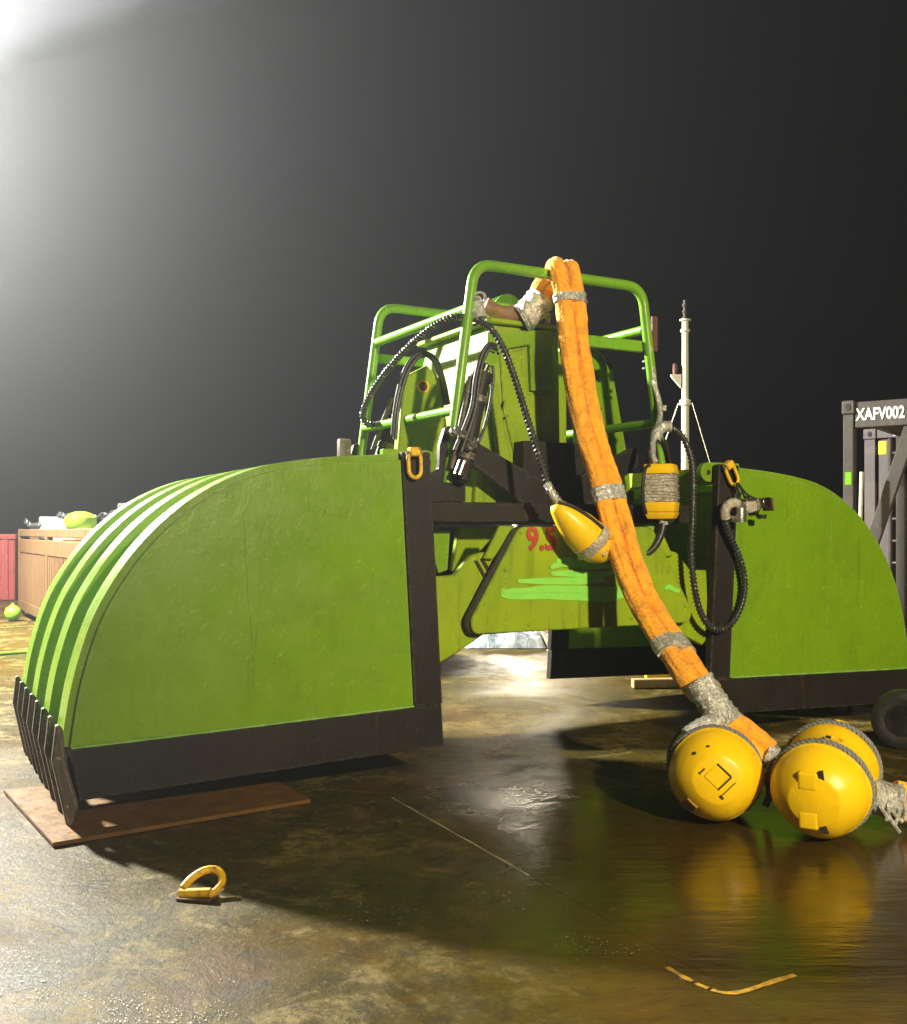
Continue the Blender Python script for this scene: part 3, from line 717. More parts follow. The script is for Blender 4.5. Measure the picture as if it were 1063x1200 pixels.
# tail behind the bar
tail = spline([bar + Vector((-0.02, 0.05, 0.01)), bar + Vector((-0.10, 0.10, -0.06)), at(632, 352, 7.28), at(624, 362, 7.28)], 6)
bm = NB(); sweep_sling(bm, tail, 0.085, 0.05, 0.3, seed=3); emit('sling_tail', bm, M['sling'], sling, angle=80)
bm = NB(); wrap(bm, spline([at(636, 348, 7.26), at(627, 358, 7.26), at(616, 370, 7.26), at(610, 374, 7.26)], 5), 0.105, 2); emit('tape_wrap', bm, M['tape'], sling, angle=60)
bm = NB(); tube(bm, spline([at(612, 368, 7.26), at(598, 369, 7.26), at(582, 365, 7.24), at(568, 357, 7.21)], 6), lambda t, a: 0.07-0.02*t+0.006*math.sin(a*3+t*9), 18); emit('leather_sleeve', bm, M['tan_wrap'], sling, angle=60)
def tape_at(pts, hw, hd, seed):
    bm = NB(); sweep_sling(bm, spline(pts, 6), hw, hd, 0.1, seed=seed, flat=True); emit('tape_wrap', bm, M['tape'], sling, angle=70)
def seg_of(y0, y1):
    return [p for p in sp if y0 <= HY - (p.z-CAMH)*F/p.y <= y1]
for y0, y1, sd in ((343, 357, 1), (572, 588, 5), (752, 766, 9)):
    tape_at(seg_of(y0-2, y1+2), 0.127, 0.080, sd)
# silver taped splice above the first float
bm = NB(); wrap(bm, spline([at(818, 797, 5.77), at(830, 815, 5.74), at(842, 833, 5.70), at(856, 850, 5.66)], 6), 0.088, 4); emit('tape_wrap', bm, M['tape'], sling, angle=60)
bm = NB(); wrap(bm, spline([at(846, 842, 5.66), at(830, 848, 5.63), at(816, 856, 5.60), at(806, 864, 5.58)], 6), 0.05, 8); emit('tape_wrap', bm, M['tape'], sling, angle=60)
bm = NB(); sweep_sling(bm, spline([at(848, 846, 5.66), at(868, 858, 5.64), at(885, 872, 5.62), at(899, 884, 5.60)], 6), 0.085, 0.055, 0.45, seed=6); emit('sling_sleeve', bm, M['sling'], sling, angle=80)
bm = NB(); wrap(bm, spline([at(896, 882, 5.61), at(906, 888, 5.60), at(914, 898, 5.58), at(922, 906, 5.56)], 5), 0.07, 12); emit('tape_wrap', bm, M['tape'], sling, angle=60)
bm = NB(); tube(bm, spline([at(904, 895, 5.52), at(900, 912, 5.5), at(902, 930, 5.5), at(897, 945, 5.5)], 6), 0.02, 8); emit('tail_rope', bm, M['rope'], sling)
# second sling end at the right-hand edge
s2 = thing('lifting_sling', gnd(1075, 965), 'short orange sling end bound with silver tape beside the rightmost float', 'sling')
bm = NB(); sweep_sling(bm, spline([at(1048, 937, 5.30), at(1075, 944, 5.32), at(1110, 955, 5.4), at(1150, 962, 5.5)], 6), 0.10, 0.055, 0.4, seed=11); emit('sling_sleeve', bm, M['sling'], s2, angle=80)
bm = NB(); wrap(bm, spline([at(1018, 931, 5.30), at(1030, 934, 5.30), at(1042, 938, 5.30), at(1054, 940, 5.30)], 5), 0.088, 15); emit('tape_wrap', bm, M['tape'], s2, angle=60)
for k in range(7):
    p = at(1034+k*3, 950+random.uniform(-6, 10), 5.24); bm = NB()
    tube(bm, spline([p + Vector((0, 0.02, 0.05)), p + Vector((random.uniform(-.03, .03), -0.03, 0.01)), p + Vector((random.uniform(-.05, .05), -0.03, -0.06))], 4), 0.010, 6); emit('tape_tail', bm, M['tape'], s2)

# ------------------------------------------------------------------ yellow floats
def rope_ring(parent, c_, axis, r, name='rope', rr=0.016, a0=0, a1=360):
    ax = Vector(axis).normalized(); N = (UZ - ax*UZ.dot(ax)).normalized(); B_ = ax.cross(N)
    n = 72; full = (a1-a0) >= 360
    path = [Vector(c_) + (N*math.cos(R(a0+(a1-a0)*k/n)) + B_*math.sin(R(a0+(a1-a0)*k/n)))*r for k in range(n if full else n+1)]
    bm = NB()
    for ph in range(3): tube(bm, helix(path, rr*0.55, 0.075, ph*2.094, 8, full), rr*0.62, 6, closed=full)
    emit(name, bm, M['rope'], parent)
def float_buoy(base, c_, axis, label, kind):
    """spool-shaped float: two domed halves with a waist; the axis points from the near face into depth"""
    t = thing('float', base, label, 'float', 'yellow floats on the sling')
    ax = Vector(axis).normalized(); N = (UZ - ax*UZ.dot(ax)).normalized(); B_ = ax.cross(N); c_ = Vector(c_)
    Rr = 0.235
    def flute(d, a): return 1 + 0.014*math.cos(a*4+0.6) + 0.012*noise.noise(Vector((math.cos(a)*1.6, math.sin(a)*1.6, d*7)))
    near = [(-0.17, 0), (-0.17, 0.115), (-0.163, 0.128), (-0.135, 0.165), (-0.09, 0.205), (-0.04, 0.228), (-0.004, Rr), (0.0, Rr+0.005), (0.008, Rr+0.005), (0.012, Rr), (0.03, Rr), (0.045, 0.228), (0.06, 0.226), (0.075, 0.232), (0.10, 0.215)]
    bm = NB(); lathe(bm, c_, ax, near, 48, flute); h1 = emit('near_half', bm, M['yellow'], t, angle=50)
    far = [(0.10, 0.214), (0.16, 0.203), (0.22, 0.203), (0.28, 0.216), (0.34, Rr), (0.37, Rr), (0.385, 0.228), (0.40, 0.228), (0.42, 0.236), (0.47, 0.215), (0.53, 0.165), (0.555, 0.12), (0.555, 0)]
    bm = NB(); lathe(bm, c_, ax, far, 48, flute); h2 = emit('far_half', bm, M['yellow'], t, angle=50)
    rope_ring(t, c_ + ax*0.052, ax, 0.236); rope_ring(t, c_ + ax*0.392, ax, 0.236)
    if kind == 1:
        # embossed square marks and small bleed holes on the flat face
        d1 = (B_*0.74 - N*0.67); d2 = (B_*-0.70 - N*0.71)
        for bo_, no_, dd, ln, th in ((0.035, 0.048, d1, 0.047, 0.0055), (0.038, -0.018, d2, 0.047, 0.004), (0.056, -0.046, d2, 0.05, 0.0022), (0.022, -0.088, d1, 0.012, 0.006), (-0.07, 0.045, d2, 0.012, 0.004), (-0.085, 0.03, d1, 0.006, 0.005)):
            bm = NB(); box(bm, c_ - ax*0.1715 + B_*bo_ + N*no_, dd*ln, dd.cross(ax).normalized()*th, ax*0.004, 0.001); emit('recess', bm, M['hole'], h1)
        bm = NB(); box(bm, c_ - ax*0.1715 + B_*0.0 + N*0.016, d1*0.046, d2*0.046, ax*0.0035, 0.003); emit('embossed_pad', bm, M['yellow'], h1)
        for aa, dr in ((-15, 0.165), (-42, 0.165)):
            p = c_ - ax*0.128 + (N*math.cos(R(aa)) + B_*math.sin(R(aa)))*dr
            bm = NB(); lathe(bm, p, -ax, [(-0.02, 0.009), (0.010, 0.009)], 10); emit('bleed_hole', bm, M['hole'], h1)
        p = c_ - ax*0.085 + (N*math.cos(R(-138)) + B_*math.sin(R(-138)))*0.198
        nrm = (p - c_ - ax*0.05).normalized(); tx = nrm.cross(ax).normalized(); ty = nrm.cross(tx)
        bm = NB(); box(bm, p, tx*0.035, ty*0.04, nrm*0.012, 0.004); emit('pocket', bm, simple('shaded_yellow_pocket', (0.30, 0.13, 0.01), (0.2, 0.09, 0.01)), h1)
    else:
        # two raised rectangular lugs with dark undercuts
        for sgn in (1, -1):
            p = c_ - ax*0.128 + N*(0.098*sgn) - B_*0.03
            bm = NB(); box(bm, p, B_*0.048, N*0.046, ax*0.045, 0.016, 3); emit('moulded_lug', bm, M['yellow'], h1)
            q0 = [(0.046, 0.020), (0.05, 0.040), (-0.052, 0.062), (-0.04, 0.022)]
            bm = NB(); poly_prism(bm, [c_ - ax*0.166 + N*(0.105*sgn + n_) + B_*b2_ for n_, b2_ in q0], [c_ - ax*0.11 + N*(0.105*sgn + n_) + B_*b2_ for n_, b2_ in q0])
            emit('recess', bm, M['hole'], h1)
        for d_, aa in ((0.19, 12), (0.44, 8)):
            p = c_ + ax*d_ + (N*math.cos(R(aa)) + B_*math.sin(R(aa)))*(0.208 if d_ < .3 else 0.222)
            nn = (N*math.cos(R(aa)) + B_*math.sin(R(aa))); tt = ax.cross(nn)
            bm = NB(); lathe(bm, p, nn, [(-0.02, 0.055), (0.008, 0.05), (0.010, 0.035), (0.004, 0.03), (0.004, 0)], 20); bo = emit('boss', bm, M['yellow'], h2)
            bm = NB(); box(bm, p + nn*0.009 - tt*0.03, tt*0.012, ax*0.02, nn*0.004, 0.002); emit('recess', bm, M['hole'], h2)
    return t
b1 = gnd(842, 971); c1 = Vector((b1.x, b1.y, 0.25))
float_buoy((b1.x, b1.y, 0), (c1.x, c1.y+0.06, 0.270), Vector((0.20, 0.97, -0.06)), 'yellow float under the silver taped splice, an embossed square on its face', 1)
b2 = gnd(966, 990); 
float_buoy((b2.x, b2.y, 0), (b2.x, b2.y+0.06, 0.252), Vector((0.47, 0.86, 0.11)), 'rightmost yellow float lying with its two rope bands and both halves in view', 2)

# ------------------------------------------------------------------ armoured hoses, yellow housings, connectors
def armoured(parent, pts, r=0.019, pitch=0.030, gr=0.0062):
    sp_ = spline(pts, 8)
    bm = NB(); tube(bm, sp_, r, 12); h = emit('hose', bm, M['rubber'], parent)
    bm = NB(); tube(bm, helix(sp_, r+gr*0.35, pitch, 0, 10), gr, 6); emit('spiral_guard', bm, M['guard'], h)
    return sp_
hb = gp(558, 470, 0.2); t = thing('armoured_hose', Vector((hb.x, hb.y, 1.9)), 'black spiral-wrapped hose tied to the cage corner and hanging to the teardrop float', 'hose')
armoured(t, [gp(560, 374, 0.26), gp(535, 371, 0.32), gp(505, 384, 0.55), gp(470, 415, 0.9), gp(440, 452, 1.2), gp(426, 482, 1.4), gp(430, 497, 1.45), gp(450, 496, 1.4), gp(467, 489, 1.33)])
armoured(t, [gp(558, 374, 0.25), gp(575, 385, 0.2), gp(590, 408, 0.15), gp(604, 445, 0.1), gp(618, 490, 0.02), gp(632, 535, -0.08), gp(643, 572, -0.16)])
bm = NB(); wrap(bm, spline([gp(556, 352, 0.30), gp(559, 362, 0.27), gp(562, 374, 0.25)], 5), 0.05, 21); emit('tape_wrap', bm, M['tape'], t, angle=60)
for k in range(4):
    c_ = gp(556+random.uniform(-2, 6), 350+k*8, 0.27); bm = NB()
    tube(bm, [c_ + UX*(0.05*math.cos(a)) + (UZ*0.8+UX.cross(UZ)*0.6)*(0.045*math.sin(a)) for a in [6.283*j/16 for j in range(16)]], 0.010, 8, closed=True); emit('rope_lashing', bm, M['rope'] if k % 2 else M['tape'], t)
bm = NB(); wrap(bm, spline([gp(462, 492, 1.35), gp(469, 488, 1.33), gp(477, 484, 1.30)], 4), 0.045, 24); emit('tape_wrap', bm, M['tape'], t, angle=60)
bm = NB(); wrap(bm, spline([gp(641, 567, -0.15), gp(647, 578, -0.18), gp(655, 590, -0.21)], 5), 0.028, 27); emit('tape_wrap', bm, M['tape'], t, angle=60)
for k in range(3):
    c_ = gp(645+k*4, 575+k*6, -0.18); bm = NB(); lathe(bm, c_, gp(655, 590, -0.21)-gp(641, 567, -0.15), [(-0.012, 0.034), (0.012, 0.034)], 8); emit('hose_clip', bm, M['steel'], t, angle=20)
# torpedo float
fa, fb = gp(650, 591, -0.22), gp(712, 654, -0.24); ax = (fb-fa); L = ax.length
t = thing('torpedo_float', (fa.x/2+fb.x/2, fa.y/2+fb.y/2, fb.z-0.1), 'yellow teardrop float with a grey tape band hanging in front of the green guard plate', 'float')
bm = NB(); lathe(bm, fa, ax, [(0, 0), (0.0, 0.035), (0.05*L, 0.055), (0.2*L, 0.085), (0.42*L, 0.118), (0.62*L, 0.130), (0.80*L, 0.118), (0.92*L, 0.085), (0.98*L, 0.05), (1.0*L, 0)], 32); emit('body', bm, M['yellow'], t, angle=60)
axn = ax.normalized()
bm = NB(); wrap(bm, [fa + ax*0.60, fa + ax*0.65, fa + ax*0.70, fa + ax*0.745], 0.134, 31, seg=32); emit('tape_band', bm, M['film'], t, angle=60)
sd = axn.cross(Vector((0, -1, 0.1))).normalized(); dp = Vector((0, -1, 0))
bm = NB(); tube(bm, spline([fa - sd*0.02 + dp*0.04, fa + ax*0.2 - sd*0.07 + dp*0.065, fa + ax*0.45 - sd*0.095+dp*0.085, fa + ax*0.7 - sd*0.10 + dp*0.098, fa + ax*0.95 - sd*0.05 + dp*0.07], 6), 0.012, 8); emit('strap', bm, M['rubber'], t)
bm = NB(); box(bm, fa + ax*0.82 + dp*0.115, axn*0.055, sd*0.022, dp*0.006, 0.003); emit('tape_tab', bm, M['film'], t)

# yellow instrument box wrapped in film
cB = gp(775, 572, -0.05); ca = R(-24); bx = Vector((math.cos(ca), math.sin(ca), 0)); by = Vector((-bx.y, bx.x, 0))
bxt = (bx + UZ*-0.02).normalized()
t = thing('instrument_box', cB - UZ*0.2, 'yellow instrument box wound in grey film hanging right of the orange sling', 'instrument box')
tl = (UZ + UX*-0.03).normalized()
bm = NB(); box(bm, cB, bx*0.100, by*0.085, tl*0.095, 0.012, 2); emit('film_wrap', bm, M['film'], t)
for k in range(9):
    zz = -0.085 + 0.021*k; sl = random.uniform(-0.02, 0.02)
    bm = NB(); c0 = cB + tl*zz
    rp = [c0 + bx*0.104*sx_ + by*0.089*sy_ + tl*(sl*sx_) for sx_, sy_ in ((-1, -1), (-0.3, -1), (0.3, -1), (1, -1), (1, 0), (1, 1), (-1, 1), (-1, 0))]
    tube(bm, rp, 0.0045, 5, closed=True); emit('film_fold', bm, M['film'], t)
def cap(z0, z1, s1):
    a = [cB + bx*0.108*sx_ + by*0.093*sy_ + tl*z0 for sx_, sy_ in ((-1, -1), (1, -1), (1, 1), (-1, 1))]
    b_ = [cB + bx*0.108*s1*sx_ + by*0.093*s1*sy_ + tl*z1 for sx_, sy_ in ((-1, -1), (1, -1), (1, 1), (-1, 1))]
    bm = NB(); poly_prism(bm, a, b_, 0.012, 2); emit('end_cap', bm, M['yellow'], t)
cap(0.096, 0.165, 0.92); cap(-0.096, -0.165, 0.94); cap(-0.166, -0.215, 0.80)
bm = NB(); tube(bm, spline([cB - tl*0.20 + bx*0.0, gp(778, 606, -0.06), gp(775, 625, -0.06), gp(766, 642, -0.04), gp(752, 652, 0.0)], 6), 0.026, 10); emit('lower_hose', bm, M['rubber'], t)
bm = NB(); wrap(bm, spline([gp(772, 598, -0.06), gp(777, 605, -0.06), gp(778, 615, -0.06)], 4), 0.032, 35); emit('tape_wrap', bm, M['tape'], t, angle=60)
bm = NB(); tube(bm, spline([gp(764, 545, -0.03), gp(756, 550, -0.1), gp(753, 580, -0.1), gp(757, 602, -0.05)], 5), 0.012, 8); emit('strap', bm, M['rubber'], t)

# silver taped cable up the cage post
t = thing('taped_cable', gp(767, 540, 0.1), 'thin cable bound in silver tape running down the right cage post to the instrument box', 'cable')
bm = NB(); wrap(bm, spline([gp(761, 406, 0.26), gp(764, 430, 0.26), gp(768, 455, 0.24), gp(773, 475, 0.2), gp(773, 492, 0.15), gp(767, 510, 0.08), gp(765, 530, 0.02), gp(768, 542, -0.02)], 8), 0.021, 40, seg=12); emit('cable_sheath', bm, M['tape'], t, angle=60)
bm = NB(); box(bm, gp(777, 478, 0.2), UX*0.03, UZ*0.02, UX.cross(UZ)*0.004, 0.001); emit('tape_tab', bm, M['tape'], t)
bm = NB(); wrap(bm, spline([gp(768, 516, 0.08), gp(771, 506, 0.08), gp(778, 500, 0.06), gp(786, 500, 0.04)], 5), 0.04, 44); emit('tape_wrap', bm, M['tape'], t, angle=60)
for y_ in (424, 432):
    p = gp(760, y_, 0.32); bm = NB(); lathe(bm, p, UZ, [(-0.006, 0.048), (0.006, 0.048)], 16); emit('cable_tie', bm, M['rubber'], t)

# long hose looping down over the right shell, with its silver coupling
hb = gp(840, 738, -0.07); t = thing('armoured_hose', Vector((hb.x, hb.y, 0.7)), 'black spiral-wrapped hose hanging in a long loop over the right shell edge', 'hose')
armoured(t, [gp(784, 500, 0.04), gp(796, 507, 0.0), gp(806, 524, -0.05), gp(812, 550, -0.08), gp(812, 600, -0.09), gp(810, 645, -0.09), gp(814, 690, -0.09), gp(823, 722, -0.08), gp(838, 738, -0.07), gp(855, 733, -0.07), gp(868, 712, -0.07), gp(873, 685, -0.07), gp(867, 655, -0.07), gp(856, 630, -0.08), gp(850, 610, -0.10), gp(852, 600, -0.11)], 0.019)
t = thing('hose_coupling', gp(870, 606, -0.13), 'silver coupling with ridged collars strapped to the right shell corner below its shackle', 'coupling')
bm = NB(); tube(bm, spline([gp(850, 607, -0.11), gp(850, 597, -0.13), gp(856, 590, -0.14), gp(864, 589, -0.14)], 5), 0.035, 14); emit('elbow', bm, M['film'], t)
D_ = UX.cross(UZ)
bm = NB(); p = gp(868, 612, -0.16); lathe(bm, p, UZ, [(0, 0.030), (0, 0.040), (0.028, 0.042), (0.03, 0.034), (0.036, 0.034), (0.038, 0.042), (0.066, 0.042), (0.068, 0.034), (0.074, 0.034), (0.076, 0.040), (0.10, 0.038), (0.115, 0.02)], 20); emit('ridged_collar', bm, M['steel'], t, angle=30)
bm = NB(); lathe(bm, gp(858, 608, -0.15), UX, [(0, 0.02), (0, 0.024), (0.05, 0.026), (0.05, 0.016)], 14); emit('bolt_head', bm, M['steel'], t, angle=30)
bx_ = (UX*0.95 + UZ*0.12).normalized(); bz_ = (UZ*0.95 - UX*0.12).normalized()
bm = NB(); box(bm, gp(878, 594, -0.15), bx_*0.05, D_*0.035, bz_*0.04, 0.01); emit('body', bm, M['film'], t)
bm = NB(); box(bm, gp(894, 589, -0.16), bx_*0.038, D_*0.042, bz_*0.036, 0.006); emit('square_end', bm, M['chrome'], t)
bm = NB(); lathe(bm, gp(884, 592, -0.155), bx_, [(0, 0.03), (0, 0.058), (0.012, 0.058), (0.012, 0.03)], 18); emit('flange', bm, M['steel'], t, angle=30)
bm = NB(); box(bm, gp(900, 591, -0.155), bx_*0.008, D_*0.05, bz_*0.048, 0.003); emit('end_plate', bm, M['rust'], t)
bm = NB(); lathe(bm, gp(893, 603, -0.15), UZ*-1, [(0, 0.036), (0.03, 0.03)], 14); emit('seal', bm, M['rubber'], t)
for a_, b_ in (((864, 586), (866, 577)), ((861, 592), (863, 586)), ((874, 582), (878, 588))):
    bm = NB(); rod(bm, gp(*a_, -0.15), gp(*b_, -0.15), 0.02, 8); emit('bolt', bm, M['chrome'], t)
for path in ([(863, 566), (866, 576), (868, 588)], [(865, 566), (874, 578), (884, 584)], [(866, 568), (870, 576), (876, 592)]):
    bm = NB(); tube(bm, spline([gp(x, y, -0.10) for x, y in path], 5), 0.008, 6); emit('strap', bm, M['rubber'], t)

# ------------------------------------------------------------------ things on the deck
bm = NB(); pc = [gnd(x, y) for x, y in ((4, 930), (62, 994), (364, 942), (300, 905))]
poly_prism(bm, [p + UZ*0.004 for p in pc], [p + UZ*0.026 for p in pc], 0.003)
tagp(emit('plywood_sheet', bm, M['plate'], angle=30), 'thin brown plywood sheet lying under the teeth of the left shell', 'plywood')
# lashing ring
p = gnd(232, 1052); t = thing('lashing_ring', p, 'yellow lashing ring tilted up from its socket on the open foreground deck', 'lashing ring')
a0, a1 = at(213, 1044, p.y+0.02), at(243, 1046, p.y-0.01)
lp = [at(214, 1041, p.y), at(224, 1030, p.y+.04), at(238, 1021, p.y+.07), at(251, 1019, p.y+.085), at(259, 1024, p.y+.07), at(260, 1034, p.y+.04), at(253, 1044, p.y), at(245, 1050, p.y-0.02)]
bm = NB(); tube(bm, spline(lp, 6), 0.017, 12); emit('ring', bm, M['yellow_steel'], t)
bm = NB(); rod(bm, at(211, 1047, p.y-.01), at(247, 1046, p.y-.03), 0.020, 14); emit('socket', bm, M['yellow_steel'], t)
bm = NB(); box(bm, p + Vector((0, -0.01, 0.006)), (0.075, -0.01, 0), (0.01, 0.04, 0), (0, 0, 0.006), 0.003); emit('base_plate', bm, M['rust'], t)
bm = NB(); tube(bm, spline([at(238, 1053, p.y-.02), at(252, 1049, p.y), at(262, 1041, p.y+.03)], 4), 0.006, 6); emit('wire', bm, M['film'], t)

# dark tyre at the right edge
tc = gnd(1052, 880); t = thing('rubber_tyre', tc, 'black worn rubber tyre standing on the deck at the right edge behind the floats', 'tyre')
ax = Vector((0.5, 0.86, 0)); c_ = tc + UZ*0.205 + Vector((0.08, 0.1, 0))
bm = NB(); lathe(bm, c_, ax, [(-0.09, 0.11), (-0.10, 0.14), (-0.10, 0.175), (-0.085, 0.20), (-0.05, 0.21), (0.05, 0.21), (0.085, 0.20), (0.10, 0.175), (0.10, 0.14), (0.09, 0.11), (-0.09, 0.11)], 40); emit('tread', bm, M['rubber'], t)
bm = NB(); lathe(bm, c_, ax, [(-0.06, 0.02), (-0.06, 0.108), (0.06, 0.108), (0.06, 0.02)], 28); emit('hub', bm, M['dark_steel'], t)

# pale tarpaulin bundle and timber far behind between the shells
c_ = gnd(592, 757); t_ = bmesh.new(); nx, ny = 26, 14
bm = NB(); vs = []
for j in range(ny):
    for i in range(nx):
        x = -0.55 + 1.1*i/(nx-1); y = -0.35 + 0.7*j/(ny-1)
        e = max(0, 1-(x/0.55)**4)*max(0, 1-(y/0.35)**4)
        z = 0.01 + e**0.5*(0.17 + 0.12*noise.noise(Vector((x*4, y*4, 3))) + 0.05*noise.noise(Vector((x*14, y*14, 8))))
        vs.append(bm.verts.new(c_ + Vector((x, y, max(0.004, z)))))
for j in range(ny-1):
    for i in range(nx-1): bm.faces.new((vs[j*nx+i], vs[j*nx+i+1], vs[(j+1)*nx+i+1], vs[(j+1)*nx+i]))
t_.free(); tagp(emit('tarpaulin_bundle', bm, M['tarp'], angle=80), 'crumpled pale tarpaulin heaped on the bright deck seen below the guard plate', 'tarpaulin')
p = gnd(790, 806); bm = NB(); box(bm, p + UZ*0.05, (0.42, 0.05, 0), (-0.005, 0.05, 0), (0, 0, 0.045), 0.006)
tagp(emit('timber_baulk', bm, M['timber'], angle=30), 'pale timber baulk lying on the deck behind the orange sling', 'timber')
p2 = p + Vector((-0.1, 0.35, 0)); bm = NB(); box(bm, p2 + UZ*0.12, (0.12, 0.01, 0), (0, 0.05, 0), (0, 0, 0.115), 0.008)
tagp(emit('yellow_chock', bm, M['yellow_steel'], angle=30), 'small yellow chock standing behind the timber baulk', 'chock')

# ------------------------------------------------------------------ left background: tan basket, red skip, gear
bd = Vector((0.5, -0.866, 0)); bn = Vector((0.866, 0.5, 0))
b0 = gnd(21, 721); b0.z = 0; BH = 1.58; BL = 9.6; BW = 2.3
t = thing('cargo_basket', b0, 'long tan steel cargo basket with ribbed sides standing behind the left shell', 'cargo basket')
def bbox_(bm, s0, s1, n0, n1, z0, z1, bev=0.01):
    a = [b0 + bd*s0 + bn*n0, b0 + bd*s1 + bn*n0, b0 + bd*s1 + bn*n1, b0 + bd*s0 + bn*n1]
    poly_prism(bm, [p + UZ*z0 for p in a], [p + UZ*z1 for p in a], bev)
for n0 in (0.0, BW-0.1):
    for s in (0, BL/3, 2*BL/3, BL-0.14):
        bm = NB(); bbox_(bm, s, s+0.14, n0, n0+0.1, 0, BH); emit('post', bm, M['tan'], t, angle=30)
    for k in range(3):
        s0 = 0.142 + k*BL/3 if k == 0 else k*BL/3+0.142; s1 = (k+1)*BL/3 - (0.002 if k < 2 else 0.142)
        for z0, z1 in ((0.12, 0.30), (BH-0.42, BH-0.18), (BH-0.13, BH-0.005)):
            bm = NB(); bbox_(bm, s0, s1, n0+0.005, n0+0.095, z0, z1); emit('rail', bm, M['tan'], t, angle=30)
        bm = NB(); bbox_(bm, s0, s1, n0+0.06, n0+0.085, 0.302, BH-0.422, 0); emit('panel', bm, M['tan'], t, angle=30)
        if n0 == 0:
            ns = 17
            for j in range(ns):
                s = s0 + (s1-s0)*(j+0.25)/ns; bm = NB(); bbox_(bm, s, s+(s1-s0)/ns*0.5, 0.015, 0.058, 0.303, BH-0.423, 0.006); emit('rib', bm, M['tan'], t, angle=30)
for s in (0.01, BL-0.08):
    bm = NB(); bbox_(bm, s, s+0.07, 0.102, BW-0.102, 0.1, BH-0.02); emit('end_wall', bm, M['tan'], t, angle=30)
bm = NB(); bbox_(bm, 0.1, BL-0.1, 0.1, BW-0.1, 0.08, 0.14); emit('floor', bm, M['tan'], t, angle=30)
def bp(s, n, z): return b0 + bd*s + bn*n + UZ*z
bm = NB(); c_ = bp(3.2, 1.0, 0.141); a = [bp(0.4, 0.3, 0.141), bp(2.1, 0.3, 0.141), bp(2.1, 0.9, 0.141), bp(0.4, 0.9, 0.141)]
poly_prism(bm, a, [p + UZ*(1.67 if i in (0, 3) else 1.60) for i, p in enumerate(a)], 0.03, 2)
tagp(emit('storage_box', bm, M['pale_box'], angle=30), 'pale grey-green box standing in the tan basket and showing over its rim', 'box')
bm = NB(); lathe(bm, bp(3.4, 0.5, 1.68), UZ, [(-0.2, 0), (-0.18, 0.1), (-0.1, 0.2), (0, 0.25), (0.08, 0.24), (0.14, 0.17), (0.17, 0.08), (0.175, 0)], 24)
o = tagp(emit('lime_float', bm, M['lime']), 'round lime green float lying on top of the load in the tan basket', 'float')
t = thing('pipe_rack', bp(4.3, 1.2, 0.141), 'pale steel pipe rack with two horizontal bars rising out of the tan basket', 'rack')
for s in (3.0, 5.6):
    bm = NB(); rod(bm, bp(s, 1.2, 0.141), bp(s, 1.2, 2.0), 0.05); emit('upright', bm, M['steel'], t)
for z, n in ((1.95, 1.2), (1.78, 1.15)):
    bm = NB(); rod(bm, bp(2.95, n, z), bp(5.65, n, z), 0.05); emit('bar', bm, M['steel'], t)
bm = NB(); rod(bm, bp(2.2, 1.2, 1.5), bp(3.0, 1.2, 1.8), 0.03); emit('brace', bm, M['steel'], t)
t = thing('cargo_pile', bp(5.2, 1.0, 0.141), 'low stack of boxes filling the tan basket below the lime float', 'boxes')
bm = NB(); bbox_(bm, 2.4, 8.1, 0.25, 0.9, 0.142, 1.39, 0.03); emit('box', bm, M['tan'], t, angle=30)
bm = NB(); bbox_(bm, 2.9, 3.9, 0.3, 0.85, 1.392, 1.46, 0.02); emit('pad', bm, M['timber'], t, angle=30)
def chain(name, pts, label):
    sp_ = spline(pts, 6); t = thing(name, pts[0], label, 'chain', 'dark chains over the basket')
    acc = 0; prev = sp_[0]; k = 0
    dense = [];
    for a, b_ in zip(sp_, sp_[1:]):
        for j in range(6): dense.append(a.lerp(b_, j/6))
    i = 0
    for a, b_ in zip(dense, dense[1:]):
        acc += (b_-a).length
        if acc >= 0.10:
            acc = 0; d = (b_-a).normalized(); n1 = d.cross(UZ).normalized(); n2 = d.cross(n1)
            nn = n1 if k % 2 else n2; k += 1
            lpz = [a + d*(0.075*math.cos(q)) + nn*(0.045*math.sin(q)) for q in [6.283*j/10 for j in range(10)]]
            bm = NB(); tube(bm, lpz, 0.018, 5, closed=True); emit('link', bm, M['rubber'], t)
chain('chain', [bp(0.5, 0.05, BH+0.16), bp(0.9, 0.1, BH+0.06), bp(1.3, 0.1, BH+0.05), bp(1.9, 0.1, BH+0.06)], 'dark chain lying along the near rim of the tan basket at its left end')
chain('chain', [bp(1.3, 0.5, 1.83), bp(1.9, 0.5, 1.80), bp(2.4, 0.7, 1.74), bp(2.95, 1.15, 1.84)], 'dark chain draped from the pale box to the pipe rack')
r0 = gnd(17, 704); r0.z = 0
t = thing('red_skip', r0, 'faded red steel skip at the far left edge beside the tan basket', 'skip')
RH = CAMH + (HY-626)/F*r0.y
bm = NB(); wbox(bm, r0.x-6, r0.x, r0.y, r0.y+2.4, 0.0, RH-0.12, 0.03); emit('body', bm, M['redbox'], t, angle=30)
bm = NB(); wbox(bm, r0.x-6.03, r0.x+0.03, r0.y-0.03, r0.y+2.43, RH-0.118, RH, 0.02); emit('rim', bm, M['redbox'], t, angle=30)
for k in range(5):
    bm = NB(); wbox(bm, r0.x-0.25-k*1.3, r0.x-0.13-k*1.3, r0.y-0.05, r0.y-0.002, 0.02, RH-0.122, 0.01); emit('rib', bm, M['redbox'], t, angle=30)
p = gnd(15, 728); bm = NB(); lathe(bm, p + UZ*0.14, UZ, [(-0.14, 0), (-0.135, 0.05), (-0.08, 0.11), (0, 0.14), (0.08, 0.115), (0.13, 0.05), (0.14, 0.03), (0.17, 0.025), (0.17, 0)], 20)
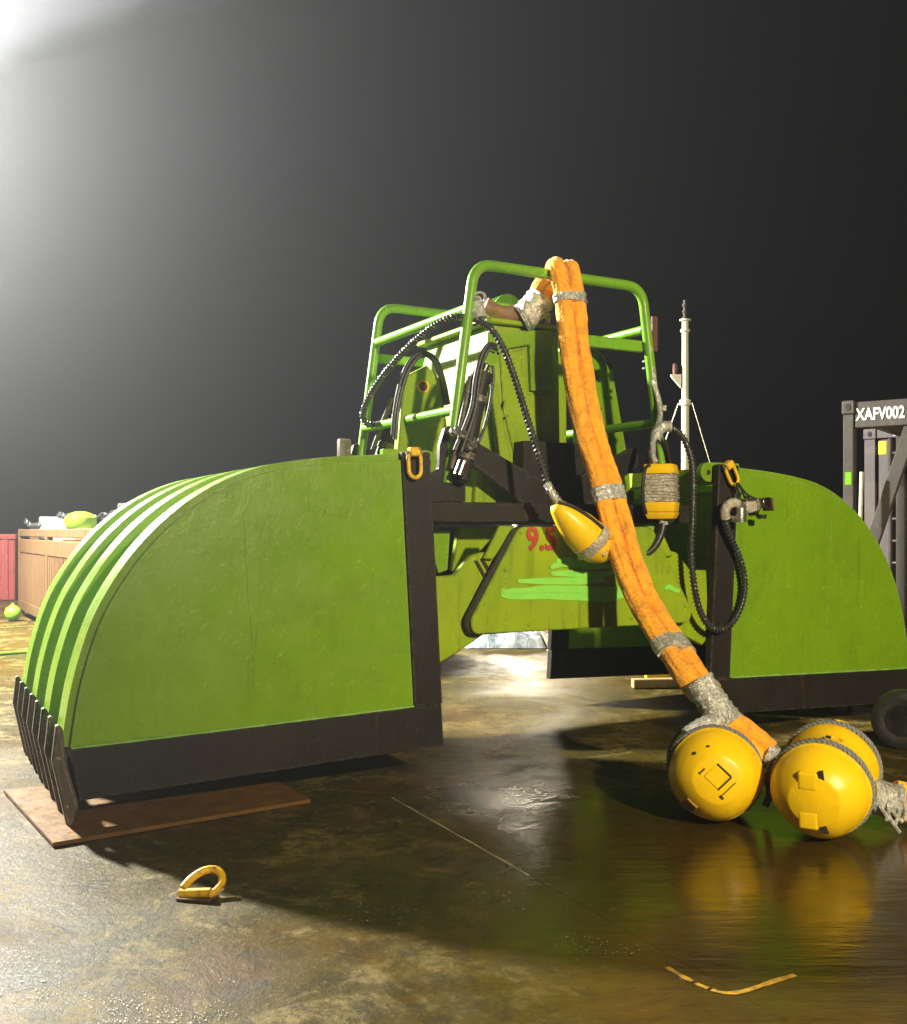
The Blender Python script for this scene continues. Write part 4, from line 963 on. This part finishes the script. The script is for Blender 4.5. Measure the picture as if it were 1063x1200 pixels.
tagp(emit('lime_float', bm, M['lime']), 'small lime green float on the wet deck below the corner of the tan basket', 'float')
bm = NB(); tube(bm, spline([gnd(-60, 771) + UZ*0.02, gnd(-10, 769) + UZ*0.02, gnd(30, 766) + UZ*0.02, gnd(70, 765) + UZ*0.02], 5), 0.022, 8)
tagp(emit('mooring_rope', bm, M['lime']), 'thin lime rope lying across the wet deck at the left edge', 'rope')

# ------------------------------------------------------------------ right background: container frame, grey container, mast
cd = Vector((0.81, -0.586, 0)); cn = Vector((0.586, 0.81, 0))
c0 = at(988, 560, 11.2); c0.z = 0; FH = CAMH + (HY-470)/F*c0.y; FW = 2.6; FD = 2.6
def cp(s, n, z): return c0 + cd*s + cn*n + UZ*z
def cbox(bm, s0, s1, n0, n1, z0, z1, bev=0.008):
    a = [cp(s0, n0, 0), cp(s1, n0, 0), cp(s1, n1, 0), cp(s0, n1, 0)]
    poly_prism(bm, [p + UZ*z0 for p in a], [p + UZ*z1 for p in a], bev)
t = thing('container_frame', c0, 'charcoal open container frame lettered XAFV002 behind the right shell', 'container frame')
for s in (0, FW-0.11):
    for n in (0, FD-0.15):
        bm = NB(); cbox(bm, s, s+0.11, n, n+0.13, 0.17, FH-0.15); emit('corner_post', bm, M['frame_dark'], t, angle=30)
        for z in (0.0, FH-0.148):
            bm = NB(); cbox(bm, s-0.012, s+0.122, n-0.015, n+0.15, z, z+0.16 if z == 0 else FH, 0.012); cc = emit('corner_casting', bm, M['frame_dark'], t, angle=30)
            bm = NB(); p = cp(s+0.055, n-0.016, z+0.075)
            pts = [p + cd*(0.028*math.cos(a_)) + UZ*(0.042*math.sin(a_)) for a_ in [6.283*k/14 for k in range(14)]]
            poly_prism(bm, pts, [q - cn*0.004 for q in pts]); emit('lashing_hole', bm, M['hole'], cc)
for n in (0.01, FD-0.14):
    bm = NB(); cbox(bm, 0.124, FW-0.124, n, n+0.12, FH-0.30, FH-0.02); hd = emit('header', bm, M['frame_dark'], t, angle=30)
    bm = NB(); cbox(bm, 0.124, FW-0.124, n, n+0.12, 0.02, 0.18); emit('sill', bm, M['frame_dark'], t, angle=30)
    if n < 1: header = hd
for s in (0.01, FW-0.13):
    for z0, z1 in ((FH-0.20, FH-0.03), (0.02, 0.18)):
        bm = NB(); cbox(bm, s, s+0.12, 0.167, FD-0.167, z0, z1); emit('side_rail', bm, M['frame_dark'], t, angle=30)
bm = NB(); a = [cp(0.62, 0.03, FH-0.305), cp(0.76, 0.03, FH-0.305), cp(0.25, 0.03, 1.08), cp(0.114, 0.03, 1.08)]
poly_prism(bm, a, [p + cn*0.09 for p in a], 0.006); emit('diagonal_brace', bm, M['frame_dark'], t, angle=30)
bm = NB(); cbox(bm, 0.02, 0.09, -0.004, -0.0005, 2.05, 2.19, 0); emit('green_patch', bm, M['tube_green'], t)
for n in (0.7, 1.3, 1.9):
    bm = NB(); cbox(bm, 0.172, FW-0.172, n, n+0.08, 0.04, 0.16); emit('floor_bearer', bm, M['frame_dark'], t, angle=30)
text_mesh('XAFV002', cp(0.13, 0.008, FH-0.225), cd, UZ, 0.135, M['white_text'], header, 'lettering', 0.003, 0.02, 1, 0.50)

# grey container with ladder standing behind the frame
k0 = at(1013, 560, 13.6); k0.z = 0; KH = CAMH + (HY-503)/F*k0.y
def kp(s, n, z): return k0 + cd*s + cn*n + UZ*z
def kbox(bm, s0, s1, n0, n1, z0, z1, bev=0.008):
    a = [kp(s0, n0, 0), kp(s1, n0, 0), kp(s1, n1, 0), kp(s0, n1, 0)]
    poly_prism(bm, [p + UZ*z0 for p in a], [p + UZ*z1 for p in a], bev)
t = thing('grey_container', k0, 'warm grey shipping container with ribbed wall and a ladder behind the open frame', 'container')
for s in (0, 2.3):
    bm = NB(); kbox(bm, s, s+0.14, 0, 0.14, 0.0, KH-0.14); emit('corner_post', bm, M['grey_box'], t, angle=30)
    bm = NB(); kbox(bm, s-0.012, s+0.152, -0.012, 0.152, KH-0.138, KH, 0.01); cc = emit('corner_casting', bm, M['grey_box'], t, angle=30)
    bm = NB(); p = kp(s+0.07, -0.013, KH-0.07); pts = [p + cd*(0.025*math.cos(a_)) + UZ*(0.038*math.sin(a_)) for a_ in [6.283*k/14 for k in range(14)]]
    poly_prism(bm, pts, [q - cn*0.004 for q in pts]); emit('lashing_hole', bm, M['hole'], cc)
bm = NB(); kbox(bm, 0.155, 2.285, 0.0, 0.12, KH-0.13, KH-0.01); emit('header', bm, M['grey_box'], t, angle=30)
bm = NB(); kbox(bm, 0.145, 2.295, 0.09, 6.0, 0.02, KH-0.135); emit('body', bm, M['grey_box'], t, angle=30)
for k in range(8):
    s = 0.155 + k*0.265; bm = NB(); kbox(bm, s, s+0.19, 0.035, 0.088, 0.1, KH-0.14, 0.015); emit('rib', bm, M['grey_box'], t, angle=30)
bm = NB(); kbox(bm, 0.17, 0.27, 0.028, 0.033, KH-0.34, KH-0.17, 0); emit('yellow_sticker', bm, M['sticker'], t)
bm = NB(); kbox(bm, 0.36, 0.52, -0.006, -0.002, KH-0.11, KH-0.03, 0); emit('pale_sticker', bm, M['paper'], t)
bm = NB(); kbox(bm, 0.46, 0.58, 0.026, 0.033, KH-1.35, KH-0.9, 0); emit('pale_sticker', bm, M['paper'], t)
p0 = thing('ladder', kp(0.58, -0.12, 0), 'dark steel ladder fixed upright in front of the grey container', 'ladder')
for s in (0.33, 0.60):
    bm = NB(); kbox(bm, s, s+0.04, -0.16, -0.10, 0, KH-0.15); emit('stile', bm, M['frame_dark'] if s < .5 else M['grey_box'], p0, angle=30)
for k in range(9):
    bm = NB(); rod(bm, kp(0.372, -0.13, 0.28+k*0.285), kp(0.598, -0.13, 0.28+k*0.285), 0.016, 8); emit('rung', bm, M['steel'], p0)
bm = NB(); rod(bm, at(1010, 553, 11.0), Vector((at(1003, 610, 11.0).x, 11.0, 0.0)), 0.022, 8)
lean = tagp(emit('lashing_bar', bm, M['white'], angle=50), 'thin white lashing bar leaning by the charcoal container frame', 'bar')

# mast with stays, far aft
mY = 13.0; ms = mY/24.0; mx = at(803, 500, mY).x
t = thing('light_mast', (mx, mY, 0), 'slim white mast with black lamps and two thin stays behind the grab', 'mast')
zt = at(803, 376, mY).z; zk = at(803, 470, mY).z
def mlathe(name, z, prof, mat, seg=20, ang=30, dx_=0.0):
    bm = NB(); lathe(bm, (mx+dx_, mY, z), UZ, [(d*ms, q*ms*0.7) for d, q in prof], seg); return emit(name, bm, mat, t, angle=ang)
bm = NB(); lathe(bm, (mx, mY, 0), UZ, [(0, 0.105*ms), (zk, 0.088*ms), (zk, 0.080*ms), (zt, 0.074*ms)], 20); emit('pole', bm, M['white'], t, angle=50)
mlathe('top_flange', zt, [(0, 0.12), (0.0, 0.19), (0.03, 0.19), (0.03, 0.1)], M['white'])
mlathe('collar', zt-0.28*ms, [(0, 0.11), (0.03, 0.16), (0.07, 0.16), (0.10, 0.11)], M['white'])
mlathe('stay_collar', zk-0.12*ms, [(0, 0.13), (0.02, 0.19), (0.14, 0.19), (0.16, 0.13)], M['white'])
for k in range(3): mlathe('lamp_unit', zt + (0.032 + 0.15*k)*ms, [(0, 0.07), (0.0, 0.10), (0.05, 0.11), (0.05, 0.07), (0.148, 0.07)], M['black'], 16)
zb = at(795, 440, mY).z
bm = NB(); a = [Vector((mx-0.10*ms, mY-0.05*ms, zb-0.30*ms)), Vector((mx-0.10*ms, mY-0.05*ms, zb+0.02*ms)), Vector((mx-0.34*ms, mY-0.05*ms, zb+0.02*ms)), Vector((mx-0.34*ms, mY-0.05*ms, zb-0.02*ms))]
poly_prism(bm, a, [p + Vector((0, 0.1*ms, 0)) for p in a], 0.003); emit('bracket', bm, M['white'], t, angle=30)
mlathe('lamp_unit', zb+0.022*ms, [(0, 0.07), (0.12, 0.08), (0.24, 0.07), (0.26, 0.03)], M['rust'], 14, 30, -0.24*ms)
for px_, py_ in ((775, 545), (845, 600)):
    e = at(px_, py_, mY); d_ = e - Vector((mx, mY, zk)); e2 = Vector((mx, mY, zk)) + d_*(zk/(zk-e.z))
    bm = NB(); rod(bm, (mx + (0.16 if d_.x > 0 else -0.16)*ms, mY, zk-0.05*ms), e2, 0.011*ms, 6); emit('stay', bm, M['steel'], t)

# lamp and post added out of view for the pale beam wedge
fl = thing('beamlight', (BEAM.x, BEAM.y+0.5, 0), 'searchlight on an unseen post, added for the pale misty wedge in the top left corner', 'beamlight')
bm = NB(); lathe(bm, BEAM - BDIR*0.5, BDIR, [(0, 0.10), (0.08, 0.24), (0.40, 0.30), (0.47, 0.30), (0.47, 0.27), (0.2, 0.22), (0.2, 0)], 28); emit('lamp_body', bm, M['dark_steel'], fl)
bm = NB(); rod(bm, (BEAM.x, BEAM.y+0.5, 0), (BEAM.x, BEAM.y+0.5, BEAM.z+0.1), 0.09); emit('post', bm, M['white'], fl)
kd = (Vector((-0.5, 5.0, 0.0)) - KEY).normalized(); ks = kd.cross(UZ).normalized(); ku = ks.cross(kd)  # body and post for the assumed key light, never in view
f3 = thing('assumed_floodlight', (KEY.x, KEY.y+0.9, 0), 'assumed deck light on a tall unseen post out to the left of the tan basket', 'assumed_floodlight')
bm = NB(); box(bm, KEY - kd*0.56, ks*0.5, ku*0.4, kd*0.13, 0.02); emit('lamp_body', bm, M['dark_steel'], f3)
bm = NB(); rod(bm, (KEY.x, KEY.y+0.9, 0), (KEY.x, KEY.y+0.9, KEY.z), 0.10); emit('post', bm, M['white'], f3)
# second assumed deck light, on an unseen post behind the camera to the right
fd = (Vector((3.4, 8.6, 1.7)) - FRONT).normalized(); fs = fd.cross(UZ).normalized(); fu = fs.cross(fd)
f2 = thing('assumed_floodlight', (FRONT.x, FRONT.y-0.6, 0), 'assumed warm deck light on a short unseen post behind the viewpoint and to its right', 'assumed_floodlight')
bm = NB(); box(bm, FRONT - fd*0.46, fs*0.4, fu*0.3, fd*0.12, 0.02); emit('lamp_body', bm, M['dark_steel'], f2)
bm = NB(); rod(bm, (FRONT.x, FRONT.y-0.6, 0), (FRONT.x, FRONT.y-0.6, FRONT.z), 0.09); emit('post', bm, M['white'], f2)

# unseen lamp and post added astern to brighten the deck between the shells
gd = (Vector((0.95, 12.4, 0.0)) - REAR).normalized(); gs = gd.cross(UZ).normalized(); gu = gs.cross(gd)
f4 = thing('assumed_floodlight', (REAR.x, REAR.y+0.6, 0), 'added light on an unseen post astern, hidden behind the grab, for the bright deck between the shells', 'assumed_floodlight')
bm = NB(); box(bm, REAR - gd*0.42, gs*0.25, gu*0.2, gd*0.1, 0.02); emit('lamp_body', bm, M['dark_steel'], f4)
bm = NB(); rod(bm, (REAR.x, REAR.y+0.6, 0), (REAR.x, REAR.y+0.6, REAR.z), 0.08); emit('post', bm, M['white'], f4)

# ------------------------------------------------------------------ damp night air lit by the assumed lamps
bm = NB(); wbox(bm, -90, 90, -70, 90, -5.4, 22, 0)
m = bpy.data.materials.new('damp_night_air'); m.use_nodes = True; nt = m.node_tree; nt.nodes.clear()
out = nt.nodes.new('ShaderNodeOutputMaterial'); pv = nt.nodes.new('ShaderNodeVolumePrincipled')
pv.inputs['Color'].default_value = (0.90, 0.94, 1.0, 1); pv.inputs['Density'].default_value = 0.0029; pv.inputs['Anisotropy'].default_value = 0.80
nt.links.new(pv.outputs[0], out.inputs['Volume'])
haze = tagp(emit('haze', bm, m, smooth=False), 'thin damp haze filling the night air', 'haze', kind='stuff')
